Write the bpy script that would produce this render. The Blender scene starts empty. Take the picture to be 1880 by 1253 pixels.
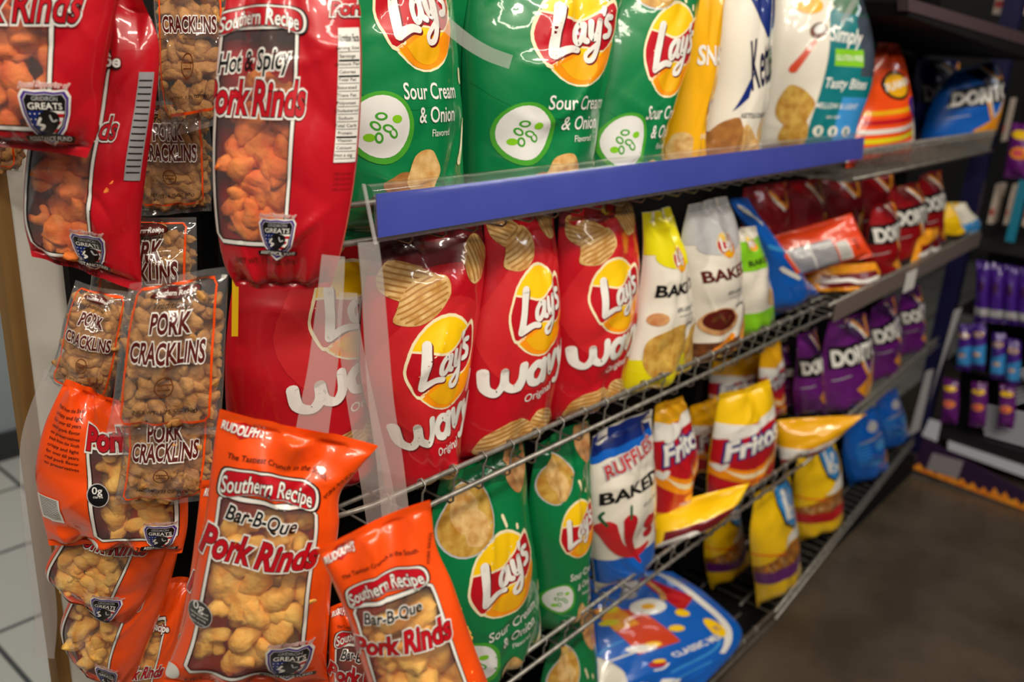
import bpy, bmesh, math, random
import numpy as np
from mathutils import Vector, Matrix
from mathutils.geometry import tessellate_polygon

SC = bpy.context.scene
COL = SC.collection
PI = math.pi

# ---------------------------------------------------------------- camera
FPX = 1630.56                                   # focal length in pixels of the 1880 px frame
AX = np.array([0.65447, -0.20962, 0.72645])     # world X (along the shelf) seen from the camera: right, down, forward
AY = np.array([-0.75417, -0.24934, 0.60750])    # world Y (into the shelf)
AZ = np.array([0.05379, -0.94546, -0.32127])    # world Z (up)
CZ = 1.33                                       # eye height above the floor
CAM = np.array([0.0, 0.0, CZ])
cd = bpy.data.cameras.new('camera')
cam = bpy.data.objects.new('camera', cd)
COL.objects.link(cam)
rt = Vector((AX[0], AY[0], AZ[0])); dn = Vector((AX[1], AY[1], AZ[1])); fw = Vector((AX[2], AY[2], AZ[2]))
mw = Matrix.Identity(4)
for i in range(3):
    mw[i][0] = rt[i]; mw[i][1] = -dn[i]; mw[i][2] = -fw[i]; mw[i][3] = CAM[i]
cam.matrix_world = mw
cd.sensor_fit = 'HORIZONTAL'; cd.sensor_width = 36.0; cd.lens = FPX * 36.0 / 1880.0
cd.clip_start = 0.02
cd.dof.use_dof = True; cd.dof.focus_distance = 0.86; cd.dof.aperture_fstop = 4.0
SC.camera = cam

# ---------------------------------------------------------------- world, lights, exposure
SC.view_settings.view_transform = 'Standard'; SC.view_settings.look = 'None'
SC.view_settings.gamma = 1.0; SC.view_settings.use_curve_mapping = False
SC.view_settings.exposure = 0.22
W = bpy.data.worlds.new('store_air'); SC.world = W; W.use_nodes = True
W.node_tree.nodes['Background'].inputs[0].default_value = (1.0, 0.93, 0.84, 1)
W.node_tree.nodes['Background'].inputs[1].default_value = 0.05


def area(name, loc, target, sx, sy, power, color):
    d = bpy.data.lights.new(name, 'AREA'); d.shape = 'RECTANGLE'; d.size = sx; d.size_y = sy
    d.energy = power; d.color = color
    o = bpy.data.objects.new(name, d); COL.objects.link(o); o.location = loc
    o.rotation_euler = (Vector(target) - Vector(loc)).to_track_quat('-Z', 'X').to_euler()
    return o


WARM = (1.0, 0.90, 0.76)
area('tube_light', (0.3, -0.55, 2.75), (0.8, 0.7, 0.9), 0.09, 1.5, 24, WARM)
area('tube_light', (-1.0, -0.1, 2.75), (0.4, 0.7, 0.9), 0.09, 1.4, 22, WARM)
area('tube_light', (1.7, -0.55, 2.75), (1.8, 0.7, 0.7), 0.09, 1.5, 17, WARM)
area('tube_light', (0.2, -1.7, 2.75), (0.8, 0.6, 0.8), 0.09, 1.5, 9, WARM)  # this and the next two tubes are added for more foil highlights
area('tube_light', (1.7, -1.7, 2.75), (1.8, 0.6, 0.7), 0.09, 1.5, 8, WARM)
area('tube_light', (-1.2, -1.5, 2.75), (0.4, 0.6, 0.9), 0.09, 1.5, 12, WARM)
area('tube_light', (3.9, -1.4, 2.75), (3.6, 0.4, 0.3), 0.09, 1.5, 5, (0.92, 0.95, 1.0))
area('tube_light', (0.7, 2.0, 2.75), (0.7, 2.0, 0.0), 0.09, 1.5, 26, (0.95, 0.97, 1.0))  # added lamp, brightens the tiles and wall behind the shelving


# ---------------------------------------------------------------- picture geometry helpers
def ray(x, y):
    d = np.array([x - 940.0, y - 626.5, FPX])
    return np.array([d @ AX, d @ AY, d @ AZ])


def P(x, y, Y=None, X=None, Z=None, depth=None):
    r = ray(x, y)
    if depth is not None: k = depth / FPX
    elif Y is not None: k = Y / r[1]
    elif X is not None: k = X / r[0]
    else: k = (Z - CZ) / r[2]
    return CAM + r * k


AXM = np.array([AX, AY, AZ])          # rows


def project(p):
    d = (p - CAM) @ AXM               # camera right, down, forward
    return np.stack([940 + FPX * d[..., 0] / d[..., 2], 626.5 + FPX * d[..., 1] / d[..., 2]], -1)


# ---------------------------------------------------------------- object helpers
def link(o, parent=None):
    COL.objects.link(o)
    if parent is not None: o.parent = parent
    return o


def tag(o, label=None, cat=None, group=None, kind=None):
    if label: o['label'] = label
    if cat: o['category'] = cat
    if group: o['group'] = group
    if kind: o['kind'] = kind
    return o


def empty(name, loc, label=None, cat=None, group=None):
    o = bpy.data.objects.new(name, None); o.location = loc; o.empty_display_size = 0.02
    return tag(link(o), label, cat, group)


def mesh_obj(name, verts, faces, mats, mi=None, parent=None, smooth=True, normals=None, origin=(0, 0, 0)):
    me = bpy.data.meshes.new(name)
    v = np.asarray(verts, dtype=float) - np.asarray(origin, dtype=float)
    me.from_pydata([tuple(q) for q in v], [], [tuple(f) for f in faces])
    if not isinstance(mats, (list, tuple)): mats = [mats]
    for m in mats: me.materials.append(m)
    if mi is not None: me.polygons.foreach_set('material_index', np.asarray(mi, dtype=np.int32))
    me.polygons.foreach_set('use_smooth', np.full(len(me.polygons), smooth, dtype=bool))
    me.update()
    if normals is not None and smooth:
        me.normals_split_custom_set_from_vertices([tuple(q) for q in normals])
    o = bpy.data.objects.new(name, me)
    if parent is None: o.location = origin
    return link(o, parent)


class MB:
    """collects boxes, tubes and sheets of one part"""
    def __init__(s): s.v = []; s.f = []
    def add(s, v, f):
        b = len(s.v); s.v += [tuple(q) for q in v]; s.f += [tuple(b + i for i in q) for q in f]; return s
    def box(s, a, b):
        (x0, y0, z0), (x1, y1, z1) = a, b
        return s.add([(x0, y0, z0), (x1, y0, z0), (x1, y1, z0), (x0, y1, z0), (x0, y0, z1), (x1, y0, z1), (x1, y1, z1), (x0, y1, z1)],
                     [(0, 3, 2, 1), (4, 5, 6, 7), (0, 1, 5, 4), (1, 2, 6, 5), (2, 3, 7, 6), (3, 0, 4, 7)])
    def hexa(s, q, d):
        """quad of four points pushed along vector d"""
        q = [np.asarray(p, float) for p in q]; r = [p + np.asarray(d, float) for p in q]
        return s.add(q + r, [(0, 1, 2, 3), (7, 6, 5, 4), (0, 4, 5, 1), (1, 5, 6, 2), (2, 6, 7, 3), (3, 7, 4, 0)])
    def tube(s, pts, r, n=6):
        pts = [np.asarray(p, float) for p in pts]; rings = []
        for i, p in enumerate(pts):
            a = pts[max(i - 1, 0)]; b = pts[min(i + 1, len(pts) - 1)]
            t = (b - a) / max(np.linalg.norm(b - a), 1e-9)
            ref = np.array([0, 0, 1.0]) if abs(t[2]) < 0.9 else np.array([0, 1.0, 0])
            u = np.cross(t, ref); u /= np.linalg.norm(u); w = np.cross(t, u)
            rings.append([p + r * (math.cos(2 * PI * k / n) * u + math.sin(2 * PI * k / n) * w) for k in range(n)])
        f = []
        for i in range(len(pts) - 1):
            for k in range(n):
                f.append((i * n + k, i * n + (k + 1) % n, (i + 1) * n + (k + 1) % n, (i + 1) * n + k))
        f.append(tuple(range(n - 1, -1, -1))); f.append(tuple((len(pts) - 1) * n + k for k in range(n)))
        return s.add([q for ring in rings for q in ring], f)
    def strip(s, pts, wdir, w, th, ndir):
        """flat band along pts, width w along wdir, thickness th along ndir"""
        wd = np.asarray(wdir, float); wd /= np.linalg.norm(wd); nd = np.asarray(ndir, float); nd /= np.linalg.norm(nd)
        v = []; f = []
        for p in pts:
            p = np.asarray(p, float)
            for a, b in ((-.5, 0), (.5, 0), (.5, 1), (-.5, 1)): v.append(p + wd * w * a + nd * th * b)
        for i in range(len(pts) - 1):
            for k in range(4): f.append((i * 4 + k, i * 4 + (k + 1) % 4, i * 4 + 4 + (k + 1) % 4, i * 4 + 4 + k))
        f.append((3, 2, 1, 0)); q = (len(pts) - 1) * 4; f.append((q, q + 1, q + 2, q + 3))
        return s.add(v, f)
    def build(s, name, mat, parent=None, smooth=False, origin=None, pofs=(0, 0, 0)):
        if origin is None: origin = pofs
        return mesh_obj(name, s.v, s.f, mat, None, parent, smooth, None, origin)


# ---------------------------------------------------------------- materials
def srgb(c):
    return tuple(((x / 255) / 12.92 if x / 255 <= .04045 else ((x / 255 + .055) / 1.055) ** 2.4) for x in c) + (1,)


MATS = {}


def mat(name, rgb, rough=.5, metal=0., coat=0., bump=0., bscale=80., noise=None, nscale=30., spec=.5, wood=False):
    """procedural surface; noise = second colour mixed in by a noise texture"""
    key = name
    if key in MATS: return MATS[key]
    m = bpy.data.materials.new(name); m.use_nodes = True
    nt = m.node_tree; b = nt.nodes['Principled BSDF']
    b.inputs['Base Color'].default_value = srgb(rgb)
    b.inputs['Roughness'].default_value = rough; b.inputs['Metallic'].default_value = metal
    b.inputs['Specular IOR Level'].default_value = spec
    b.inputs['Coat Weight'].default_value = coat; b.inputs['Coat Roughness'].default_value = .05
    tc = nt.nodes.new('ShaderNodeTexCoord')
    if noise is not None:
        n = nt.nodes.new('ShaderNodeTexNoise'); n.inputs['Scale'].default_value = nscale; n.inputs['Detail'].default_value = 5
        mp = nt.nodes.new('ShaderNodeMapping')
        if wood: mp.inputs['Scale'].default_value = (1, 1, .06)
        nt.links.new(tc.outputs['Object'], mp.inputs[0]); nt.links.new(mp.outputs[0], n.inputs['Vector'])
        r = nt.nodes.new('ShaderNodeValToRGB')
        r.color_ramp.elements[0].position = .35; r.color_ramp.elements[0].color = srgb(rgb)
        r.color_ramp.elements[1].position = .68; r.color_ramp.elements[1].color = srgb(noise)
        nt.links.new(n.outputs['Fac'], r.inputs[0]); nt.links.new(r.outputs[0], b.inputs['Base Color'])
    if bump:
        n = nt.nodes.new('ShaderNodeTexNoise'); n.inputs['Scale'].default_value = bscale; n.inputs['Detail'].default_value = 3
        nt.links.new(tc.outputs['Object'], n.inputs['Vector'])
        bp = nt.nodes.new('ShaderNodeBump'); bp.inputs['Strength'].default_value = bump; bp.inputs['Distance'].default_value = .002
        nt.links.new(n.outputs['Fac'], bp.inputs['Height']); nt.links.new(bp.outputs[0], b.inputs['Normal'])
        if coat: nt.links.new(bp.outputs[0], b.inputs['Coat Normal'])
    MATS[key] = m
    return m


INK = dict(
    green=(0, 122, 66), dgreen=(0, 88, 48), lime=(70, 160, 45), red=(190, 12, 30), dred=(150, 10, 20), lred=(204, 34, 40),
    wine=(112, 10, 22), orange=(250, 82, 14), dorange=(226, 64, 8), yellow=(255, 206, 10), gold=(250, 150, 10), amber=(240, 176, 10),
    cream=(246, 232, 190), white=(238, 236, 230), grey=(190, 190, 192), black=(14, 12, 14), maroon=(88, 22, 16),
    blue=(10, 96, 196), dblue=(14, 40, 120), navy=(12, 14, 60), sky=(60, 150, 220), teal=(0, 116, 124), purple=(104, 26, 120),
    violet=(70, 30, 140), dpurple=(60, 16, 76), chip=(232, 196, 132), dchip=(176, 120, 58), brown=(120, 66, 32), orangechip=(240, 146, 14),
    acid=(228, 216, 10), ivory=(232, 226, 212), applegreen=(130, 200, 30), rust=(214, 66, 22), silver=(150, 150, 154), pink=(232, 90, 110), goldchip=(214, 176, 84), chipline=(178, 124, 60),
    bowl=(226, 226, 224), stick=(196, 122, 40), caramel=(190, 120, 70), redorange=(232, 70, 24), slate=(60, 70, 84))
NOISY = {'goldchip': (180, 124, 40), 'chip': (196, 140, 66), 'dchip': (146, 94, 44), 'orangechip': (250, 176, 40), 'brown': (70, 40, 24), 'stick': (120, 66, 22), 'caramel': (222, 176, 120)}


def ink(c):
    return mat('film_' + c, INK[c], rough=.32, coat=1.0, bump=.16, bscale=42., noise=NOISY.get(c), nscale=70.)


def clear_mat(name, haze=.05, tint=(235, 235, 235), gloss=1.0, bump=.25, bscale=40., rough=.06):
    if name in MATS: return MATS[name]
    m = bpy.data.materials.new(name); m.use_nodes = True; nt = m.node_tree; nt.nodes.clear()
    N = nt.nodes.new; L = nt.links.new
    out = N('ShaderNodeOutputMaterial'); tr = N('ShaderNodeBsdfTransparent'); gl = N('ShaderNodeBsdfGlossy'); df = N('ShaderNodeBsdfDiffuse')
    df.inputs[0].default_value = srgb(tint); gl.inputs['Roughness'].default_value = rough; gl.inputs['Color'].default_value = (1, .98, .95, 1)
    lw = N('ShaderNodeLayerWeight'); lw.inputs['Blend'].default_value = .5
    pw = N('ShaderNodeMath'); pw.operation = 'POWER'; pw.inputs[1].default_value = 4.0
    fr = N('ShaderNodeMath'); fr.operation = 'MULTIPLY_ADD'; fr.inputs[1].default_value = .55 * gloss; fr.inputs[2].default_value = .045 * gloss
    tc = N('ShaderNodeTexCoord'); n = N('ShaderNodeTexNoise'); n.inputs['Scale'].default_value = bscale; n.inputs['Detail'].default_value = 3
    L(tc.outputs['Object'], n.inputs['Vector'])
    bp = N('ShaderNodeBump'); bp.inputs['Strength'].default_value = bump; bp.inputs['Distance'].default_value = .003
    L(n.outputs['Fac'], bp.inputs['Height']); L(bp.outputs[0], gl.inputs['Normal']); L(bp.outputs[0], lw.inputs['Normal']); L(lw.outputs['Facing'], pw.inputs[0]); L(pw.outputs[0], fr.inputs[0])
    m1 = N('ShaderNodeMixShader'); m1.inputs[0].default_value = haze; L(tr.outputs[0], m1.inputs[1]); L(df.outputs[0], m1.inputs[2])
    m2 = N('ShaderNodeMixShader'); L(fr.outputs[0], m2.inputs[0]); L(m1.outputs[0], m2.inputs[1]); L(gl.outputs[0], m2.inputs[2])
    L(m2.outputs[0], out.inputs[0]); MATS[name] = m
    return m


CLEAR = clear_mat('clear_film', .06, gloss=1.8, bump=.6, bscale=26.)
HANGER = clear_mat('clear_hanger_strip', .20, (225, 222, 220), bump=.05, rough=.2)
WIRE = mat('zinc_wire', (158, 155, 148), rough=.38, metal=.5, noise=(122, 120, 114), nscale=90.)
RIND = mat('pork_rind', (255, 206, 104), rough=.7, bump=.9, bscale=160., noise=(244, 164, 60), nscale=60., spec=.3)
RINDHOT = mat('spicy_pork_rind', (240, 140, 60), rough=.7, bump=.9, bscale=160., noise=(222, 90, 30), nscale=50., spec=.3)
CRACK = mat('pork_cracklin', (204, 150, 82), rough=.7, bump=1., bscale=200., noise=(164, 110, 56), nscale=70., spec=.3)

# ---------------------------------------------------------------- printed artwork (drawn flat, then laid onto the bag's film)
_TX = {}


def text_tris(s, bold, shear):
    k = (s, bold, shear)
    if k in _TX: return _TX[k]
    c = bpy.data.curves.new('lettering', 'FONT'); c.body = s; c.size = 1; c.offset = bold; c.shear = shear; c.resolution_u = 3
    o = bpy.data.objects.new('lettering', c); m = o.to_mesh()
    v = np.array([(q.co[0], q.co[1]) for q in m.vertices]).reshape(-1, 2); f = [tuple(p.vertices) for p in m.polygons]
    o.to_mesh_clear(); bpy.data.objects.remove(o); bpy.data.curves.remove(c)
    _TX[k] = (v, f)
    return _TX[k]


def spline(pts, n=6):
    pts = [np.asarray(p, float) for p in pts]
    if len(pts) < 3: return pts
    q = [pts[0]] + pts + [pts[-1]]; out = []
    for i in range(1, len(q) - 2):
        for k in range(n):
            t = k / n; a, b, c, d = q[i - 1], q[i], q[i + 1], q[i + 2]
            out.append(.5 * (2 * b + (c - a) * t + (2 * a - 5 * b + 4 * c - d) * t * t + (3 * b - a - 3 * c + d) * t ** 3))
    out.append(pts[-1])
    return out


class Art:
    """flat artwork: x 0..1 across the bag, y 0..H downwards"""
    def __init__(s, H, ys=1., dx=0.): s.H = H; s.ys = ys; s.dx = dx; s.items = []; s.part = 'wrapper'; s.off = (0, 0); s.k = 1.; s.rot = 0.; s.bend = None
    def put(s, v, f, c, l):
        v = np.asarray(v, float).reshape(-1, 2)
        if s.bend: v = v + np.stack([v[:, 0] * 0, s.bend[1] * (v[:, 0] - s.bend[0]) ** 2], 1)
        ca, sa = math.cos(s.rot), math.sin(s.rot)
        v = np.stack([v[:, 0] * ca - v[:, 1] * sa, v[:, 0] * sa + v[:, 1] * ca], 1) * s.k
        if s.off != (0, 0): v[:, 1] *= s.ys
        v = v + np.array(s.off)
        s.items.append((v, f, c, l, s.part))
    def frame(s, x=0, y=0, k=1., rot=0., part='wrapper'):
        s.off = (x, y); s.k = k; s.rot = math.radians(rot); s.part = part; s.bend = None; return s
    def poly(s, pts, c, l=1, smooth=0):
        if smooth: pts = spline(list(pts) + [pts[0]], smooth)[:-1]
        t = tessellate_polygon([[Vector((p[0], p[1], 0)) for p in pts]])
        s.put(pts, [tuple(q) for q in t], c, l)
    def rect(s, x0, y0, x1, y1, c, l=1): s.put([(x0, y0), (x1, y0), (x1, y1), (x0, y1)], [(0, 1, 2, 3)], c, l)
    def ell(s, x, y, rx, ry, c, l=1, rot=0., n=28):
        r = math.radians(rot)
        ys = s.ys if s.off == (0, 0) else 1.
        s.poly([(x + rx * math.cos(a) * math.cos(r) - ry * math.sin(a) * math.sin(r), y + ys * rx * math.cos(a) * math.sin(r) + ys * ry * math.sin(a) * math.cos(r))
                for a in [2 * PI * i / n for i in range(n)]], c, l)
    def stroke(s, pts, w, c, l=1, smooth=5, closed=False, cap=True):
        if closed: pts = list(pts) + [pts[0]]
        p = spline(pts, smooth) if smooth else [np.asarray(q, float) for q in pts]
        v = []; f = []
        ws = w if isinstance(w, (list, tuple)) else (w, w)
        for i, q in enumerate(p):
            a = p[max(i - 1, 0)]; b = p[min(i + 1, len(p) - 1)]
            if closed and i in (0, len(p) - 1): a, b = p[-2], p[1]
            t = b - a; t = t / max(np.linalg.norm(t), 1e-9); n = np.array([-t[1], t[0]])
            ww = ws[0] + (ws[1] - ws[0]) * i / max(len(p) - 1, 1)
            v += [q + n * ww / 2, q - n * ww / 2]
        for i in range(len(p) - 1): f.append((2 * i, 2 * i + 1, 2 * i + 3, 2 * i + 2))
        s.put(v, f, c, l)
        if cap and not closed:
            s.ell(p[0][0], p[0][1], ws[0] / 2, ws[0] / 2, c, l, n=10); s.ell(p[-1][0], p[-1][1], ws[1] / 2, ws[1] / 2, c, l, n=10)
    def text(s, t, x, y, h, c, l=3, bold=.0, shear=0., rot=0., sx=1., fit=None, outs=(), arc=0., wob=0.):
        """lettering centred on x, y with capital height h; outs = ((grow, colour), ...) outlines from outside in"""
        base, _ = text_tris(t, 0., shear)
        if not len(base): return
        x0, x1 = base[:, 0].min(), base[:, 0].max(); k = h / .7
        if fit: sx = fit / ((x1 - x0) * k)
        cs, sn = math.cos(math.radians(rot)), math.sin(math.radians(rot))
        for i, (g, cc) in enumerate(list(outs) + [(bold, c)]):
            v, f = text_tris(t, g, shear)
            q = np.stack([(v[:, 0] - (x0 + x1) / 2) * k * sx, -(v[:, 1] - .35) * k], 1)
            if arc: q[:, 1] += arc * q[:, 0] ** 2
            if wob: q[:, 1] += wob * np.sin(q[:, 0] * 40)
            q = np.stack([q[:, 0] * cs - q[:, 1] * sn + x, (q[:, 0] * sn + q[:, 1] * cs) * (s.ys if s.off == (0, 0) else 1.) + y], 1)
            s.put(q, f, cc, l + i)
    def blob(s, x, y, rx, ry, c, l=1, seed=1, rot=0.):
        rnd = random.Random(seed); n = 11; r = math.radians(rot); pts = []
        for i in range(n):
            a = 2 * PI * i / n; k = rnd.uniform(.86, 1.08); px, py = rx * k * math.cos(a), ry * k * math.sin(a)
            pts.append((x + px * math.cos(r) - py * math.sin(r), y + px * math.sin(r) + py * math.cos(r)))
        s.poly(pts, c, l, smooth=3)
    def ridged(s, x, y, rx, ry, seed, rot=0., l=1):
        s.blob(x, y, rx, ry, 'chip', l, seed, rot); r = math.radians(rot)
        for i in range(-3, 4):
            t = i / 3.6; w = rx * math.sqrt(max(0, 1 - t * t)) * .86; py = ry * t
            a = [(x + px * math.cos(r) - py * math.sin(r), y + px * math.sin(r) + py * math.cos(r)) for px in (-w, 0, w)]
            s.stroke(a, ry * .10, 'chipline', l + 1)


def slice_axis(poly, ax, lines):
    """cut a convex polygon by sorted grid lines along one axis"""
    lo = min(p[ax] for p in poly); hi = max(p[ax] for p in poly)
    i0 = np.searchsorted(lines, lo + 1e-9); i1 = np.searchsorted(lines, hi - 1e-9)
    out = []; cur = poly
    for i in range(i0, i1):
        c = lines[i]; a = []; b = []
        for j, p in enumerate(cur):
            q = cur[(j + 1) % len(cur)]; dp, dq = p[ax] - c, q[ax] - c
            if dp <= 0: a.append(p)
            if dp >= 0: b.append(p)
            if dp * dq < 0:
                t = dp / (dp - dq); m = (p[0] + (q[0] - p[0]) * t, p[1] + (q[1] - p[1]) * t); a.append(m); b.append(m)
        if len(a) > 2: out.append(a)
        cur = b
        if len(cur) < 3: return out
    out.append(cur)
    return out


# ---------------------------------------------------------------- bags
def catmull(vals, ts, t):
    vals = np.asarray(vals, float); n = len(ts)
    i = min(max(np.searchsorted(ts, t) - 1, 0), n - 2)
    h = ts[i + 1] - ts[i]; x = (t - ts[i]) / h
    def tan(j):
        if j == 0: return (vals[1] - vals[0]) / (ts[1] - ts[0])
        if j == n - 1: return (vals[-1] - vals[-2]) / (ts[-1] - ts[-2])
        return (vals[j + 1] - vals[j - 1]) / (ts[j + 1] - ts[j - 1])
    a, b = tan(i) * h, tan(i + 1) * h
    return (2 * x ** 3 - 3 * x * x + 1) * vals[i] + (x ** 3 - 2 * x * x + x) * a + (-2 * x ** 3 + 3 * x * x) * vals[i + 1] + (x ** 3 - x * x) * b


def unit(v): return v / np.linalg.norm(v)


PLACED = []


def bag(name, label, cat, rows, base, art=None, Y=None, depth=None, X=None, yaw=0., lean=0., normal=None, t=.04, H=1.45, deck=None, group=None,
        top=.05, bot=.035, q=1.25, pw=.55, wr=.0036, seed=1, window=None, clear=False, fill=None, nu=50, nv=70, dents=1., seal=None, fit=True,
        sealmat=None, ax=0., ay=0., wmax=.215, neighbour=True, upright=True):
    """a filled bag: rows = outline in the picture from top to bottom (left x, y, right x, y), laid on an upright plane"""
    rnd = random.Random(seed)
    rows = [tuple(map(float, r)) for r in rows]
    def hgt(u, v):
        vs = np.clip((v - top) / (1 - top - bot), 0, 1); x = vs ** q
        if deck is not None:                 # standing: slim shoulders, a full belly down to the shelf
            g = np.sin(PI / 2 * np.clip(vs / .62, 0, 1)) ** .8 * np.sqrt(1 - (1 - np.clip((1 - vs) / .10, 0, 1)) ** 2)
        else: g = np.clip(4 * x * (1 - x), 0, 1) ** .45
        return np.clip(4 * u * (1 - u), 0, 1) ** pw * g
    xl, yl, xr, yr = rows[-1]
    for turn in range(0, 66, 6):             # far bags are turned towards the aisle until their real width is that of a bag
        if normal is None:
            a, l = math.radians(yaw + turn), math.radians(lean)
            n = np.array([-math.sin(a) * math.cos(l), -math.cos(a) * math.cos(l), math.sin(l)])
        else: n = unit(np.asarray(normal, float))
        anchor = P((xl + xr) / 2, (yl + yr) / 2, Y=None if Y is None else Y + .07 * math.sin(math.radians(turn)), depth=depth, X=X)
        def hit(x, y):
            r = ray(x, y); return CAM + r * ((anchor - CAM) @ n / (r @ n))
        Ls = np.array([hit(r[0], r[1]) for r in rows]); Rs = np.array([hit(r[2], r[3]) for r in rows])
        if deck is not None and upright:     # upright bag: level rows between its left and right outline
            zt = (Ls[0][2] + Rs[0][2]) / 2; nl = len(rows) + 1
            zz = zt + (deck - zt) * np.linspace(0, 1, nl)
            f3 = lambda A_: np.stack([np.interp(zz, A_[::-1, 2], A_[::-1, 0]), np.interp(zz, A_[::-1, 2], A_[::-1, 1]), zz], 1)
            Ls, Rs = f3(Ls), f3(Rs)
        nrow = len(Ls)
        mids = (Ls + Rs) / 2
        seg = np.linalg.norm(np.diff(mids, axis=0), axis=1); ts = np.concatenate([[0], np.cumsum(seg)]) / seg.sum()
        if deck is not None:                 # stand the bag on its shelf
            for A_ in (Ls, Rs):
                d = deck - A_[-1][2]
                for i in range(nrow): A_[i][2] += d * ts[i] ** 3
        if fit:                              # bulging bags hide their own edges: bring the silhouette back to the outline
            uu = np.linspace(0, 1, 21)
            tl = project(Ls)[:, 0]; tr = project(Rs)[:, 0]
            for it in range(5):
                for i in range(nrow):
                    h = hgt(uu, np.full(21, ts[i])) * t
                    M = Ls[i] + (Rs[i] - Ls[i]) * uu[:, None]
                    px = np.concatenate([project(M + n * h[:, None]), project(M - n * h[:, None] * .5)])[:, 0]
                    e = Rs[i] - Ls[i]; wpx = max(px.max() - px.min(), 8.)
                    lo, hi = (tl[i] - px.min()) / wpx, (tr[i] - px.max()) / wpx
                    Ls[i] = Ls[i] + e * np.clip(lo, -.4, .4) * .8; Rs[i] = Rs[i] + e * np.clip(hi, -.4, .4) * .8
        if deck is not None and neighbour and fit:   # keep clear of the bag standing on the left
            for (dk, yy, RR) in PLACED:
                if abs(dk - deck) < .02 and abs(yy - anchor[1]) < .055:
                    zs = RR[::-1, 2]
                    for i in range(nrow):
                        xp = np.interp(Ls[i][2], zs, RR[::-1, 0]) + .004
                        e = Rs[i] - Ls[i]
                        if Ls[i][0] < xp < Ls[i][0] + .45 * e[0]: Ls[i] = Ls[i] + e * (xp - Ls[i][0]) / e[0]
        wid = float(np.mean([np.linalg.norm(Rs[i] - Ls[i]) for i in range(1, nrow - 1)]))
        if Y is None or yaw or normal is not None or wid <= wmax: break
    if deck is not None and fit: PLACED.append((deck, anchor[1], Rs.copy()))
    vl = np.linspace(0, 1, nv + 1); ul = .5 - .5 * np.cos(np.linspace(0, PI, nu + 1)); ul = .65 * ul + .35 * np.linspace(0, 1, nu + 1)
    if window: ul = np.unique(np.round(np.concatenate([ul, [window[0], window[2]]]), 5)); vl = np.unique(np.round(np.concatenate([vl, [window[1], window[3]]]), 5))
    vl = np.unique(np.round(np.concatenate([vl, [top, 1 - bot]]), 5))
    U, V = np.meshgrid(ul, vl)
    Lv = np.array([catmull(Ls, ts, x) for x in vl]); Rv = np.array([catmull(Rs, ts, x) for x in vl])
    M = Lv[:, None] + (Rv - Lv)[:, None] * U[..., None]
    Hh = hgt(U, V)
    vs = np.clip((V - top) / (1 - top - bot), 0, 1)
    w = np.zeros_like(U)
    for k in range(7):                       # broad foil dents with sharp creases
        a = rnd.uniform(0, 2 * PI); fq = rnd.uniform(3, 9)
        w += (np.abs(np.sin(fq * (math.cos(a) * U + math.sin(a) * V * H) + rnd.uniform(0, 6) + .8 * np.sin(5 * V + 3 * U + k))) - .64) * .55 * dents
    for k in range(4):                       # gathers running from the seals
        fq = rnd.uniform(8, 20); ph = rnd.uniform(0, 6)
        s1 = np.sin(fq * U * (1 + .25 * V) + ph + 1.2 * np.sin(7 * V + k))
        w += s1 * (np.exp(-vs / .13) * 1.1 + np.exp(-(1 - vs) / .09) * 1.0)
    for k in range(9):                       # long sharp creases
        a = rnd.uniform(0, PI); cu_, cv_ = rnd.uniform(.08, .92), rnd.choice([rnd.uniform(.06, .3), rnd.uniform(.7, .94), rnd.uniform(.05, .95)])
        d1 = (U - cu_) * math.cos(a) + (V - cv_) * H * math.sin(a); d2 = -(U - cu_) * math.sin(a) + (V - cv_) * H * math.cos(a) + .12 * np.sin(6 * d1 + k)
        w += rnd.choice([-.8, .8, 1.1]) * np.exp(-np.abs(d2) / .035) * np.exp(-(d1 / rnd.uniform(.12, .3)) ** 2) * dents
    w *= wr * np.clip(4 * U * (1 - U), 0, 1) ** .5 * np.where((V < top) | (V > 1 - bot), .35, 1)
    wob = wr * 1.2 * np.sin(U * 5 + seed) * np.exp(-V / .12) + wr * 1.0 * np.sin(U * 6 + seed * 2) * np.exp(-(1 - V) / .08)
    F = M + n * (Hh * t + w + wob + .0006)[..., None]
    B = M - n * (Hh * t * .5 - wob * 1 + .0006)[..., None]
    for G in (F, B):
        if deck is not None: G[..., 2] = np.maximum(G[..., 2], deck + .001)
    du = np.gradient(F, axis=1); dv = np.gradient(F, axis=0)
    Nn = np.cross(dv, du); Nn /= np.maximum(np.linalg.norm(Nn, axis=-1, keepdims=True), 1e-12)
    if (Nn[len(vl) // 2, len(ul) // 2] @ n) < 0: Nn = -Nn
    org = mids[-1].copy()
    if deck is not None: org[2] = deck
    root = empty(name, org, label, cat, group)
    nr, nc = U.shape
    parts = {}
    def bucket(p): return parts.setdefault(p, dict(v=[], n=[], f=[], m=[], mats=[]))
    def mindex(bk, m):
        if m not in bk['mats']: bk['mats'].append(m)
        return bk['mats'].index(m)
    bm_ = CLEAR if clear else ink(base)
    sm_ = ink(sealmat) if sealmat else bm_
    def region(vc, uc):
        if vc < top: return 'top_seal'
        if vc > 1 - bot: return 'bottom_seal'
        if window and window[0] < uc < window[2] and window[1] < vc < window[3]: return 'window'
        return 'wrapper'
    idx = {}
    def gv(part, side, i, j):
        if j in (0, nc - 1): side = 'F'
        k = (part, side, i, j)
        if k not in idx:
            bk = bucket(part); idx[k] = len(bk['v'])
            bk['v'].append(F[i, j] if side == 'F' else B[i, j]); bk['n'].append(Nn[i, j] if side == 'F' else -Nn[i, j])
        return idx[k]
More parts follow.
